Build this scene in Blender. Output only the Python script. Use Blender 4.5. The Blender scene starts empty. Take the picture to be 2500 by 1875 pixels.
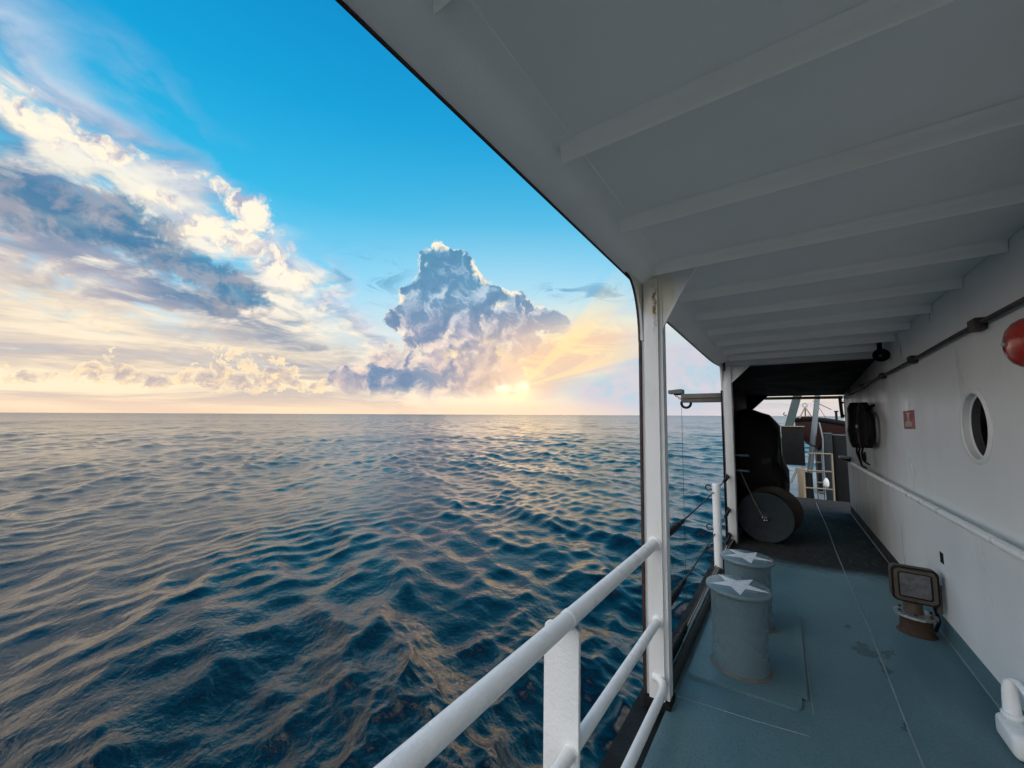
import bpy, bmesh, math, random
import numpy as np
from mathutils import Vector, Matrix, Euler

R = math.radians
random.seed(7)
scene = bpy.context.scene
COL = scene.collection

# ------------------------------------------------------------------ camera
YAW, PITCH, ROLL, DIP, EYE = R(35.266), math.atan(75 / 940), R(0.26), R(1.4533), 1.6
SEA_Z = -4.3                      # deck at the camera's feet is z = 0
cam_d = bpy.data.cameras.new('camera')
cam = bpy.data.objects.new('camera', cam_d)
COL.objects.link(cam)
cam_d.sensor_width = 36.0
cam_d.lens = 940 / 2500 * 36.0
cam_d.clip_start = 0.05
cam_d.clip_end = 120000
_m = Matrix.Rotation(YAW, 3, 'Z') @ Matrix.Rotation(PITCH, 3, 'X') @ Matrix.Rotation(-ROLL, 3, 'Y')
_r, _f, _u = _m.col[0], _m.col[1], _m.col[2]
cam.matrix_world = Matrix(((_r[0], _u[0], -_f[0], 0), (_r[1], _u[1], -_f[1], 0), (_r[2], _u[2], -_f[2], EYE), (0, 0, 0, 1)))
scene.camera = cam

scene.view_settings.view_transform = 'Standard'
scene.view_settings.look = 'None'
scene.view_settings.exposure = 0.0
scene.view_settings.gamma = 1.0
scene.view_settings.use_curve_mapping = False
scene.cycles.use_denoising = True
scene.cycles.use_adaptive_sampling = True
scene.cycles.adaptive_threshold = 0.015
scene.cycles.adaptive_min_samples = 8
scene.cycles.max_bounces = 6
scene.cycles.diffuse_bounces = 4
scene.cycles.glossy_bounces = 3
scene.cycles.caustics_reflective = True
scene.cycles.blur_glossy = 1.0
scene.cycles.caustics_refractive = False

# ------------------------------------------------------------------ node expression helper
def s2l(r, g, b):
    f = lambda c: (c / 255 / 12.92) if c <= 10 else ((c / 255 + 0.055) / 1.055) ** 2.4
    return (f(r), f(g), f(b), 1.0)

class NB:
    """Small builder: every method returns a socket."""
    def __init__(self, tree):
        self.t = tree
    def node(self, kind, **kw):
        n = self.t.nodes.new(kind)
        for k, v in kw.items():
            setattr(n, k, v)
        return n
    def put(self, sock, v):
        if isinstance(v, bpy.types.NodeSocket):
            self.t.links.new(v, sock)
        elif v is not None:
            sock.default_value = v
    def m(self, op, a, b=None, c=None, clamp=False):
        n = self.node('ShaderNodeMath', operation=op, use_clamp=clamp)
        for i, v in enumerate((a, b, c)):
            if v is not None:
                self.put(n.inputs[i], v)
        return n.outputs[0]
    def add(self, a, b): return self.m('ADD', a, b)
    def sub(self, a, b): return self.m('SUBTRACT', a, b)
    def mul(self, a, b): return self.m('MULTIPLY', a, b)
    def div(self, a, b): return self.m('DIVIDE', a, b)
    def mad(self, a, b, c): return self.m('MULTIPLY_ADD', a, b, c)
    def sat(self, a): return self.m('ADD', a, 0.0, clamp=True)
    def step(self, x, lo, hi, a=0.0, b=1.0):
        n = self.node('ShaderNodeMapRange', interpolation_type='SMOOTHSTEP')
        for i, v in enumerate((x, lo, hi, a, b)):
            self.put(n.inputs[i], v)
        return n.outputs[0]
    def vec(self, x, y, z=0.0):
        n = self.node('ShaderNodeCombineXYZ')
        for i, v in enumerate((x, y, z)):
            self.put(n.inputs[i], v)
        return n.outputs[0]
    def v(self, op, a, b=None):
        n = self.node('ShaderNodeVectorMath', operation=op)
        self.put(n.inputs[0], a)
        if b is not None:
            self.put(n.inputs[1], b)
        return n.outputs['Value'] if op in ('DOT_PRODUCT', 'LENGTH', 'DISTANCE') else n.outputs[0]
    def sep(self, a):
        n = self.node('ShaderNodeSeparateXYZ')
        self.put(n.inputs[0], a)
        return n.outputs
    dims = '3D'
    def noise(self, vec, scale=1.0, detail=4.0, rough=0.5, dist=0.0, lac=2.0, color=False):
        n = self.node('ShaderNodeTexNoise', noise_dimensions=self.dims)
        self.put(n.inputs['Vector'], vec)
        for k, v in (('Scale', scale), ('Detail', detail), ('Roughness', rough), ('Distortion', dist), ('Lacunarity', lac)):
            self.put(n.inputs[k], v)
        return n.outputs['Color' if color else 'Fac']
    def voro(self, vec, scale=1.0, detail=0.0, rough=0.5, feature='F1', smooth=0.5):
        n = self.node('ShaderNodeTexVoronoi', feature=feature, voronoi_dimensions=self.dims)
        self.put(n.inputs['Vector'], vec)
        self.put(n.inputs['Scale'], scale)
        self.put(n.inputs['Detail'], detail)
        self.put(n.inputs['Roughness'], rough)
        if feature == 'SMOOTH_F1':
            self.put(n.inputs['Smoothness'], smooth)
        return n.outputs['Distance']
    def mix(self, fac, a, b, blend='MIX'):
        n = self.node('ShaderNodeMix', data_type='RGBA', blend_type=blend)
        n.clamp_factor = True
        self.put(n.inputs[0], fac)
        self.put(n.inputs[6], a)
        self.put(n.inputs[7], b)
        return n.outputs[2]
    def ramp(self, fac, stops, interp='EASE'):
        n = self.node('ShaderNodeValToRGB')
        n.color_ramp.interpolation = interp
        e = n.color_ramp.elements
        while len(e) < len(stops):
            e.new(0.5)
        for el, (p, c) in zip(e, stops):
            el.position = p
            el.color = c if len(c) == 4 else (*c, 1)
        self.put(n.inputs[0], fac)
        return n.outputs[0]

# ------------------------------------------------------------------ world: sky with clouds
SUN_EL = 4.0
world = bpy.data.worlds.new('World')
scene.world = world
world.use_nodes = True
wt = world.node_tree
wt.nodes.clear()
b = NB(wt)
b.dims = '2D'
SKY_GAIN = 1.12

def build_sky():
    d = b.node('ShaderNodeTexCoord').outputs['Generated']
    fwd = (-math.sin(YAW), math.cos(YAW), 0.0)
    rgt = (math.cos(YAW), math.sin(YAW), 0.0)
    f_ = b.v('DOT_PRODUCT', d, fwd)
    r_ = b.v('DOT_PRODUCT', d, rgt)
    z_ = b.sep(d)[2]
    az = b.mul(b.m('ARCTAN2', r_, f_), 180 / math.pi)
    el = b.mul(b.m('ARCSINE', z_), 180 / math.pi)
    zc = b.add(b.m('MAXIMUM', z_, 0.0), 0.18)         # the layer curves down to the horizon
    xp, yp = b.div(r_, zc), b.div(f_, zc)             # position on a flat cloud layer overhead
    P = b.vec(az, el)
    # --- clear air
    clear = b.ramp(b.mul(b.m('MAXIMUM', el, 0.0), 1 / 60), [
        (0.0, s2l(246, 219, 190)), (0.07, s2l(243, 224, 204)), (0.17, s2l(190, 222, 236)),
        (0.30, s2l(112, 206, 244)), (0.45, s2l(40, 180, 226)), (0.62, s2l(10, 157, 213)), (0.80, s2l(4, 137, 199)), (1.0, s2l(8, 84, 146))], 'LINEAR')
    sky = b.node('ShaderNodeTexSky', sky_type='NISHITA', sun_disc=False)
    sky.sun_elevation = R(SUN_EL)
    sky.sun_rotation = -YAW
    nish = b.v('MULTIPLY', sky.outputs[0], (0.10, 0.10, 0.10))
    col = b.mix(0.06, clear, nish)
    # pale toward the sun
    glow_q = b.add(b.m('POWER', b.mul(az, 1 / 26.0), 2.0), b.m('POWER', b.mul(b.sub(el, 5.0), 1 / 15.0), 2.0))
    glow = b.m('EXPONENT', b.mul(glow_q, -1.0))
    col = b.mix(b.mul(glow, 0.55), col, s2l(255, 238, 214))

    def blobs(lst, p=P, k=1.0, pw=1.0):
        t = 0.0
        for (c0, c1, s0, s1, w) in lst:
            n = b.node('ShaderNodeVectorMath', operation='MULTIPLY_ADD')
            b.put(n.inputs[0], p)
            n.inputs[1].default_value = (1 / (s0 * k), 1 / (s1 * k), 0)
            n.inputs[2].default_value = (-c0 / (s0 * k), -c1 / (s1 * k), 0)
            d2 = b.v('DOT_PRODUCT', n.outputs[0], n.outputs[0])
            if pw != 1.0:
                d2 = b.m('POWER', d2, pw)
            t = b.mad(b.m('POWER', 0.36788, d2), w, t)
        return t

    # --- the broken bank of high cloud: bands running toward the sun on the cloud plane
    L = b.vec(xp, b.mul(yp, 0.88))
    w1 = b.noise(L, 1.7, 3, 0.55, 0.3)
    w2 = b.noise(b.v('ADD', L, (7.3, 2.1, 0)), 3.8, 6, 0.58, 0.35)
    w3 = b.noise(b.v('ADD', L, (3.3, 9.1, 4)), 2.6, 3, 0.55, 0.2)
    xw = b.add(xp, b.mul(b.sub(w1, 0.5), 0.55))
    xw = b.add(xw, b.mul(b.sub(w2, 0.5), 0.38))
    edge = b.step(xw, -0.76, -0.98)                    # cloud left of this line
    thin = b.step(w2, 0.32, 0.56)
    gaps = b.step(b.add(b.mul(w3, 0.75), b.mul(w2, 0.35)), 0.40, 0.56)
    deep = b.step(xw, -1.02, -1.35)
    cov = b.mul(edge, b.m('MAXIMUM', b.mul(thin, 0.85), b.mul(b.add(0.25, b.mul(deep, 0.75)), gaps)))
    far_fade = b.step(el, 2.0, 9.0)
    # lit and shaded bands across the bank
    shade_w = b.add(xw, b.mul(b.sub(w3, 0.5), 0.55))
    band = b.ramp(b.mul(b.add(shade_w, 3.6), 1 / 3.0), [
        (0.0, s2l(238, 216, 186)), (0.30, s2l(200, 190, 182)), (0.48, s2l(238, 220, 194)), (0.63, s2l(172, 170, 182)), (0.72, s2l(80, 126, 164)),
        (0.765, s2l(112, 138, 172)), (0.80, s2l(250, 234, 210)), (0.84, s2l(253, 240, 218)), (0.87, s2l(176, 182, 202)), (0.93, s2l(204, 206, 220))], 'LINEAR')
    relief = b.sub(w2, b.noise(b.v('ADD', L, (7.3 + 0.04, 2.1 - 0.06, 0)), 3.8, 6, 0.58, 0.35))
    band = b.mix(b.sat(b.mul(relief, 3.2)), band, s2l(255, 243, 224))
    band = b.mix(b.sat(b.mul(relief, -2.4)), band, s2l(105, 135, 170))
    bank_a = b.mul(cov, b.step(el, 3.0, 12.0, 0.35, 1.0))
    col = b.mix(bank_a, col, band)
    # --- streaked veil low over the horizon
    S = b.vec(b.mul(az, 0.045), b.mul(el, 0.42))
    sn = b.noise(b.v('ADD', S, (b.rnd1, 0, 0)), 1.0, 5, 0.6, 0.35)
    lowm = b.step(el, 15.5, 4.0)
    leftm = b.m('MAXIMUM', b.step(az, -12.0, -30.0), b.step(az, 14.0, 34.0))
    veil_a = b.mul(b.mul(lowm, leftm), b.step(sn, 0.22, 0.46))
    veil_c = b.ramp(b.add(sn, b.mul(b.step(el, 14.0, 3.0), 0.06)), [(0.36, s2l(158, 156, 168)), (0.48, s2l(198, 186, 178)), (0.56, s2l(226, 208, 186)), (0.66, s2l(253, 232, 200))], 'LINEAR')
    col = b.mix(b.mul(veil_a, 0.92), col, veil_c)
    # --- small dark scraps in the open blue
    sc = b.noise(b.vec(b.mul(az, 0.16), b.mul(el, 0.42)), 1.0, 4, 0.65, 0.6)
    scm = b.mul(blobs([(-21, 19, 5, 2.4, 1), (14, 17.5, 5, 1.8, .9), (-24, 14.5, 4, 1.2, .8), (7, 18, 3, 1.2, .7)]), b.step(sc, 0.47, 0.66))
    col = b.mix(b.mul(scm, 0.85), col, s2l(88, 150, 188))

    # --- cumulus texture
    Pw = b.v('ADD', P, b.v('MULTIPLY', b.v('SUBTRACT', b.noise(P, 0.35, 3, 0.6, 0, color=True), (0.5, 0.5, 0.5)), (2.6, 2.2, 0)))
    puff = b.sub(1.0, b.voro(Pw, 0.42, 3.0, 0.6))
    fb = b.noise(P, 0.30, 5, 0.62, 0.2)
    tex = b.add(b.mul(puff, 0.6), b.mul(fb, 0.75))     # ~0.55 mean
    Ps = b.v('ADD', Pw, (0.55, -0.75, 0))              # a little nearer the sun
    puff2 = b.sub(1.0, b.voro(Ps, 0.42, 3.0, 0.6))
    bump = b.sub(puff, puff2)
    bl1 = b.noise(Pw, 0.26, 4, 0.55, 0.4)
    bl2 = b.noise(b.v('ADD', Pw, (0.7, -0.9, 0)), 0.26, 4, 0.55, 0.4)
    billow = b.mul(b.sub(bl1, bl2), 5.0)
    # chunkier fragments and shadowed undersides along the bank
    dk = blobs([(-46.5, 20.0, 7.5, 2.8, 1.1), (-39.5, 16.0, 5.6, 2.2, 1.1), (-53, 18.0, 6, 2.2, .9), (-34.0, 14.0, 4.6, 1.7, .8), (-37.3, 12.2, 2.2, 2.2, .8), (-66, 22, 8, 3, .9)])
    dka = b.step(b.add(dk, b.mul(b.sub(tex, 0.66), 0.9)), 0.30, 0.78)
    col = b.mix(b.mul(dka, 0.80), col, b.mix(b.step(fb, 0.40, 0.64), s2l(68, 122, 158), s2l(150, 154, 168)))
    lt = blobs([(-39.0, 20.8, 5.0, 2.3, 1.0), (-33.6, 19.6, 4.4, 2.2, 1.0), (-30.0, 16.6, 3.4, 1.9, .95), (-37.0, 25.4, 4.2, 2.6, .75), (-34.2, 23.4, 3.2, 1.8, .8),
                (-47.5, 25.6, 5.5, 1.5, .95), (-54, 26.2, 5, 2.0, 1.0), (-44.0, 23.2, 2.6, 1.2, .8), (-26.5, 13.8, 2.6, 1.2, .8), (-68, 28, 8, 2.4, .9)])
    lta = b.add(lt, b.mul(b.sub(tex, 0.60), 1.25))
    ltc = b.mix(b.sat(b.mul(billow, -1.2)), s2l(255, 240, 216), s2l(172, 174, 194))
    col = b.mix(b.mul(b.step(lta, 0.38, 1.0), 0.95), col, ltc)
    # low line of cumulus on the left, and more of it all round the horizon
    lowf = blobs([(-46.7, 6.6, 1.6, 1.5, .85), (-50.5, 3.7, 2.8, 1.0, .75), (-44.8, 3.9, 3.6, 1.2, .85), (-38, 3.4, 5.0, 1.2, .9), (-36.5, 6.6, 3.4, 2.4, .85),
                  (-31, 4.8, 2.6, 2.2, .9), (-26.5, 3.4, 2.2, 1.4, .8), (-55, 6.5, 1.6, 1.2, .7), (-58, 3.6, 4, 1.5, .9), (26, 4.5, 7, 2.2, .8), (38, 4.0, 6, 2.4, .9), (52, 5.0, 7, 2.6, .9)], k=1.25)
    back = b.mul(b.step(b.m('ABSOLUTE', az), 60.0, 75.0), b.m('EXPONENT', b.mul(b.m('POWER', b.mul(b.sub(el, 4.5), 1 / 3.2), 2.0), -1.0)))
    lowf = b.add(lowf, back)
    lf = b.add(lowf, b.mul(b.sub(tex, 0.68), 1.5))
    la = b.mul(b.step(lf, 0.40, 0.56), b.step(el, 1.9, 3.0))
    lc = b.mix(b.step(lf, 0.45, 0.95), s2l(255, 232, 194), s2l(200, 184, 178))
    lc = b.mix(b.sat(b.mul(bump, 1.6)), lc, s2l(255, 226, 182))
    lc = b.mix(b.sat(b.mul(bump, -1.3)), lc, s2l(172, 164, 172))
    col = b.mix(b.mul(la, 0.92), col, lc)
    # warm gold field to the right of the sun
    gold = blobs([(-5, 8.6, 6, 1.8, .8), (7, 8.5, 9, 4.5, 1.0), (3, 4.5, 5, 3, .7), (15, 11, 7, 4, .6)])
    gold_n = b.noise(b.vec(b.mul(az, 0.10), b.mul(el, 0.34)), 1.0, 4, 0.6, 0.5)
    col = b.mix(b.mul(b.sat(gold), 0.95), col, b.ramp(gold_n, [(0.38, s2l(238, 202, 168)), (0.50, s2l(250, 218, 168)), (0.62, s2l(255, 232, 172))], 'LINEAR'))
    mauve = blobs([(14, 3.2, 8, 3.2, .95), (22, 7.5, 6, 4.5, .9), (24, 3, 9, 4, .9), (34, 6, 10, 5, .7)])
    col = b.mix(b.mul(b.sat(mauve), 0.85), col, b.mix(b.step(fb, 0.42, 0.62), s2l(196, 197, 212), s2l(172, 198, 218)))
    # the tall cumulus in front of the sun
    tower = [(-11.6, 21.2, 2.3, 2.5, 1.1), (-8.4, 21.5, 2.3, 2.2, 1.1), (-10.2, 17.6, 3.8, 3.0, 1.1), (-15.2, 17.0, 1.6, 1.0, 1.0), (-5.2, 18.6, 1.7, 1.6, 1.0), (-2.5, 17.6, 1.6, 1.0, .95)]
    mass = [(-11, 13.6, 5.4, 2.6, 1.0), (-15.6, 13.6, 2.6, 1.5, 1.0), (-2.5, 14.4, 4.4, 2.8, 1.0), (1.0, 16.7, 1.7, 1.3, .9), (4.6, 14.2, 3.2, 1.6, .95), (8.3, 13.0, 2.8, 1.2, .8),
            (-9, 8.8, 7.4, 3.6, 1.0), (0.5, 9.8, 4.6, 3.2, .9), (-18.4, 6.6, 2.8, 2.4, .95), (-20.3, 4.2, 3.0, 2.0, .9), (-24.0, 4.6, 2.0, 2.6, .8), (-13, 4.2, 6.0, 2.0, 1.0), (-4.5, 4.4, 4.6, 2.2, .95), (0.8, 5.0, 1.4, 1.8, .8)]
    ft = blobs(tower, k=1.25, pw=1.8)
    fm = blobs(mass, k=1.22, pw=1.5)
    fm = b.add(b.m('MINIMUM', fm, 1.3), ft)
    disp = b.mul(b.sub(tex, 0.62), b.step(el, 12.0, 19.0, 1.0, 0.85))
    cf = b.add(fm, disp)
    hole = b.mul(blobs([(-1.3, 3.9, .95, .55, 1.2), (1.9, 4.3, .7, .75, 1.3), (3.5, 7, 2, 1.5, .7)]), 1.25)
    cf = b.sub(cf, b.mul(hole, b.step(tex, 0.78, 0.55, 0.2, 1.25)))
    ca = b.mul(b.mul(b.step(cf, 0.32, b.mad(b.step(fb, 0.4, 0.6), 0.30, 0.50)), b.sub(1.0, b.mul(b.sat(blobs([(9.5, 8.0, 6.0, 4.0, 1.0), (11, 12, 4, 3, .8)])), 0.85))), b.step(el, b.add(0.9, b.mul(fb, 1.2)), 4.2))
    base_c = b.ramp(b.mul(el, 1 / 26.0), [(0.08, s2l(208, 186, 180)), (0.22, s2l(182, 174, 184)), (0.38, s2l(178, 172, 186)), (0.52, s2l(140, 153, 178)), (0.64, s2l(106, 148, 180)), (0.9, s2l(78, 142, 176))], 'LINEAR')
    dark = blobs([(-18.6, 6.2, 3.2, 2.8, 1.2), (-13.2, 5.2, 2.0, 2.0, 1.1), (-8.9, 4.8, 1.5, 1.5, .85), (-15, 3.6, 6, 1.2, .7), (-14.5, 14, 3.5, 1.8, .7), (-1.0, 16, 2.5, 1.6, .5), (1.6, 16.3, 2.2, 1.4, .9), (5, 14.6, 3, 1.4, .6), (-10, 21, 2.4, 3, .6)])
    cc = b.mix(b.mul(b.sat(dark), 0.75), base_c, s2l(96, 136, 174))
    cc = b.mix(b.mul(b.sat(billow), b.step(el, 24.0, 9.0, 0.55, 0.9)), cc, b.mix(b.step(el, 8.0, 18.0), s2l(236, 212, 196), s2l(206, 220, 232)))
    cc = b.mix(b.mul(b.sat(b.mul(billow, -1.0)), 0.75), cc, s2l(92, 128, 164))
    sunward = blobs([(0, 4, 8, 4.5, 1.0), (4, 9, 7, 5, .75)])
    cc = b.mix(b.mul(b.sat(sunward), 0.72), cc, s2l(243, 205, 172))
    cc = b.mix(b.mul(b.sat(blobs([(-8.2, 8.6, 2.0, .8, .9), (-2.4, 8.8, 1.8, .9, .9), (-4.5, 10.5, 2, .7, .6)])), b.step(fb, 0.46, 0.60)), cc, s2l(255, 226, 178))
    lining = b.mul(b.step(cf, b.mad(b.step(bl1, 0.40, 0.62), 0.75, 0.50), 0.47), b.mul(b.step(el, 5.0, 17.0, 0.45, 1.0), b.step(bl1, 0.36, 0.58, 0.25, 1.0)))
    cc = b.mix(lining, cc, s2l(255, 240, 212))
    col = b.mix(b.mul(ca, 0.96), col, cc)
    # --- sunbeams fanning out of the gaps, and the sun's glare
    sx, sy = b.sub(az, 1.2), b.sub(el, 4.0)
    th = b.m('ARCTAN2', sy, sx)
    rho = b.m('SQRT', b.add(b.mul(sx, sx), b.mul(sy, sy)))
    rn = b.noise(b.vec(b.mul(th, 3.2), 3.7), 1.0, 3, 0.6)
    up = b.mul(b.step(th, -0.02, 0.25), b.step(th, 1.15, 0.75))
    ray = b.mul(b.mul(up, b.step(rn, 0.42, 0.58)), b.mul(b.step(rho, 0.5, 3.0), b.step(rho, 26.0, 6.0)))
    dn = b.mul(b.step(b.m('ABSOLUTE', b.add(th, 1.5)), 1.2, 0.5), b.step(b.noise(b.vec(b.mul(th, 6.0), 9.1), 1.0, 2, 0.5), 0.45, 0.6))
    ray = b.add(b.mul(ray, 1.5), b.mul(b.mul(dn, b.step(rho, 5.0, 2.0)), 0.8))
    col = b.mix(b.mul(ray, 0.42), col, s2l(255, 226, 168))
    glare = b.add(b.mul(b.m('EXPONENT', b.mul(rho, -0.8)), 0.6), b.mul(blobs([(-1.3, 3.9, .6, .32, .9), (1.9, 4.3, .45, .5, 1.1)]), b.step(fb, 0.3, 0.55, 0.5, 1.2)))
    addc = b.v('SCALE', (1.15, 0.80, 0.36))
    addc.node.inputs['Scale'].default_value = 1.0
    b.put(addc.node.inputs['Scale'], glare)
    col = b.v('ADD', col, addc)
    # --- bright broken cloud added over the unseen half sky to light the ship
    bk = b.mul(b.step(f_, 0.42, -0.05), b.step(b.add(b.mul(w3, 0.6), b.mul(w2, 0.5)), 0.36, 0.52))
    bkc = b.mix(b.step(w2, 0.42, 0.62), (2.3, 2.2, 2.08, 1), (1.2, 1.2, 1.27, 1))
    col = b.mix(b.mul(bk, 0.95), col, bkc)
    # the thin warm line along the horizon
    hz = b.step(el, 2.6, 0.4)
    col = b.mix(b.mul(hz, 0.7), col, b.mix(b.step(az, 2.0, 24.0), s2l(249, 216, 184), s2l(205, 200, 210)))
    # below the horizon: dark water colour
    col = b.mix(b.step(el, -0.05, -0.4), col, s2l(48, 70, 92))
    bg = b.node('ShaderNodeBackground')
    b.put(bg.inputs[0], col)
    bg.inputs[1].default_value = SKY_GAIN
    out = b.node('ShaderNodeOutputWorld')
    wt.links.new(bg.outputs[0], out.inputs[0])

b.rnd1 = 4.7
build_sky()
world.cycles.sampling_method = 'NONE'

sun_d = bpy.data.lights.new('sun', 'SUN')
sun_d.energy = 0.03
sun_d.angle = R(20)
sun_d.color = (1.0, 0.80, 0.56)
sun = bpy.data.objects.new('sun', sun_d)
COL.objects.link(sun)
_sd = Vector((-math.sin(YAW) * math.cos(R(SUN_EL)), math.cos(YAW) * math.cos(R(SUN_EL)), math.sin(R(SUN_EL))))
sun.rotation_euler = _sd.to_track_quat('Z', 'Y').to_euler()
sun.location = _sd * 60

# ------------------------------------------------------------------ helpers: materials
def new_mat(name):
    m = bpy.data.materials.new(name)
    m.use_nodes = True
    t = m.node_tree
    p = t.nodes['Principled BSDF']
    return m, NB(t), p

# ------------------------------------------------------------------ sea
def build_sea():
    rng = np.random.default_rng(11)
    fine = np.arange(-112.0, 62.0, 0.27)
    coarse = np.arange(62.0, 248.0, 3.0)
    azs = np.radians(np.concatenate([fine, coarse]))
    rs = [0.6]
    while rs[-1] < 450: rs.append(rs[-1] * 1.0058 + 0.003)
    while rs[-1] < 60000: rs.append(rs[-1] * 1.06)
    rs = np.array(rs)
    A, RR = np.meshgrid(azs, rs)
    ang = YAW - A                                   # compass angle to the right of the camera heading
    X = -np.sin(ang) * RR
    Y = np.cos(ang) * RR
    dA = np.gradient(azs)[None, :] * RR
    dR = np.gradient(rs)[:, None] * np.ones_like(RR)
    sp = np.maximum(dA, dR).astype(np.float32)
    X = X.astype(np.float32); Y = Y.astype(np.float32)
    Z = np.zeros_like(X); DX = np.zeros_like(X); DY = np.zeros_like(X)
    n = 116
    lam = np.concatenate([np.exp(np.linspace(math.log(0.14), math.log(0.36), 30)), np.exp(np.linspace(math.log(0.36), math.log(19.0), n - 30))]) * rng.uniform(0.93, 1.07, n)
    gust = 0.88 + 0.32 * np.sin(X * 0.11 + 1.3) * np.sin(Y * 0.083 + 0.4) + 0.18 * np.sin(X * 0.031 - Y * 0.047) + 0.16 * np.sin(X * 0.29 + Y * 0.21 + 2.0) * np.sin(Y * 0.26 - X * 0.13)
    wind = YAW + R(90 - 68)                          # crests run nearly across the view
    for i in range(n):
        l = lam[i]
        spread = 1.2 if l < 0.4 else 0.95 if l < 1.4 else (0.75 if l < 5 else 0.42)
        a = wind + rng.normal(0, spread)
        k = 2 * math.pi / l
        steep = 0.036 if l < 0.36 else 0.046 if l < 0.9 else (0.062 if l < 2.2 else (0.040 if l < 5.5 else 0.020))
        amp = steep / k * rng.uniform(0.7, 1.3)
        cx, cy = math.cos(a), math.sin(a)
        ph = k * (X * cx + Y * cy) + rng.uniform(0, 6.283)
        wgt = np.clip((l / sp - 2.5) / 3.0, 0, 1)
        c = np.cos(ph); s = np.sin(ph)
        q = 1.0
        if l < 0.9:
            wgt = wgt * np.clip((gust - 0.62) * 2.2, 0.15, 1.6)   # cat's-paws: fine ripples come and go
        Z += wgt * amp * c
        DX -= wgt * q * amp * cx * s
        DY -= wgt * q * amp * cy * s
    co = np.stack([X + DX * gust, Y + DY * gust, Z * gust], -1).reshape(-1, 3)
    nr, na = X.shape
    i0 = (np.arange(nr - 1)[:, None] * na + np.arange(na)[None, :])
    i1 = (np.arange(nr - 1)[:, None] * na + (np.arange(na)[None, :] + 1) % na)
    quads = np.stack([i0, i1, i1 + na, i0 + na], -1).reshape(-1, 4)
    me = bpy.data.meshes.new('sea')
    me.vertices.add(len(co)); me.vertices.foreach_set('co', co.ravel().astype(np.float32))
    me.loops.add(quads.size); me.loops.foreach_set('vertex_index', quads.ravel().astype(np.int32))
    me.polygons.add(len(quads)); me.polygons.foreach_set('loop_start', np.arange(0, quads.size, 4, dtype=np.int32))
    me.update(calc_edges=True)
    me.polygons.foreach_set('use_smooth', np.ones(len(quads), dtype=bool))
    m, q, p = new_mat('sea_water')
    p.inputs['Base Color'].default_value = (0.0014, 0.0065, 0.0110, 1)
    p.inputs['IOR'].default_value = 1.42
    geo = q.node('ShaderNodeNewGeometry').outputs['Position']
    dist = q.v('LENGTH', q.v('MULTIPLY', geo, (1, 1, 0)))
    q.put(p.inputs['Roughness'], q.step(q.m('LOGARITHM', dist, 10.0), 1.2, 3.4, 0.03, 0.20))   # unresolved chop far out
    st = q.v('MULTIPLY', geo, (1.0, 1.0, 0.3))
    rot = q.node('ShaderNodeVectorRotate', rotation_type='Z_AXIS')
    q.put(rot.inputs['Vector'], st); rot.inputs['Angle'].default_value = -wind
    rp = q.v('MULTIPLY', rot.outputs[0], (1.0, 0.62, 1.0))
    n1 = q.noise(rp, 6.0, 4, 0.6, 0.25)
    n2 = q.noise(rp, 2.0, 3, 0.55, 0.2)
    gst = q.noise(geo, 0.11, 3, 0.55, 0.3)
    hgt = q.add(q.mul(n1, q.step(gst, 0.36, 0.62, 0.010, 0.036)), q.mul(n2, 0.045))
    bp = q.node('ShaderNodeBump')
    bp.inputs['Strength'].default_value = 1.0
    bp.inputs['Distance'].default_value = 1.0
    q.put(bp.inputs['Height'], hgt)
    # ripples too small to mesh tilt the surface itself, in gust patches nearby and everywhere far out
    nv = q.v('SUBTRACT', q.noise(q.v('MULTIPLY', rp, (1, 1, 0)), 1.1, 4, 0.65, 0.0, color=True), (0.5, 0.5, 0.5))
    lg = q.m('LOGARITHM', dist, 10.0)
    amp = q.add(q.mul(q.step(lg, 1.95, 2.9), 1.4), q.mul(q.step(gst, 0.46, 0.64), 0.14))
    tilt = q.node('ShaderNodeVectorMath', operation='MULTIPLY_ADD')
    q.put(tilt.inputs[0], q.v('MULTIPLY', nv, (1, 1, 0)))
    q.put(tilt.inputs[1], q.vec(amp, amp, 0.0))
    q.put(tilt.inputs[2], bp.outputs[0])
    m.node_tree.links.new(q.v('NORMALIZE', tilt.outputs[0]), p.inputs['Normal'])
    me.materials.append(m)
    o = bpy.data.objects.new('sea', me)
    COL.objects.link(o)
    o.location = (0, 0, SEA_Z)
    o['kind'] = 'structure'
    return o
build_sea()

# ------------------------------------------------------------------ helpers: meshes and things
SHIP = []                                              # top-level objects that ride with the ship

def finish(name, bm, mat, parent=None, smooth=None, recalc=True):
    if recalc:
        bmesh.ops.recalc_face_normals(bm, faces=bm.faces)
    me = bpy.data.meshes.new(name)
    bm.to_mesh(me)
    bm.free()
    if mat is not None:
        me.materials.append(mat)
    if smooth:
        me.polygons.foreach_set('use_smooth', [True] * len(me.polygons))
        me.set_sharp_from_angle(angle=R(smooth))
    o = bpy.data.objects.new(name, me)
    COL.objects.link(o)
    if parent is not None:
        o.parent = parent
    else:
        SHIP.append(o)
    return o

def thing(name, label, cat, loc=(0, 0, 0), group=None):
    o = bpy.data.objects.new(name, None)
    o.empty_display_size = 0.1
    COL.objects.link(o)
    o['label'] = label
    o['category'] = cat
    if group:
        o['group'] = group
    o.location = loc
    SHIP.append(o)
    return o

def tag(o, label, cat, group=None):
    o['label'] = label
    o['category'] = cat
    if group:
        o['group'] = group
    return o

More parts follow.
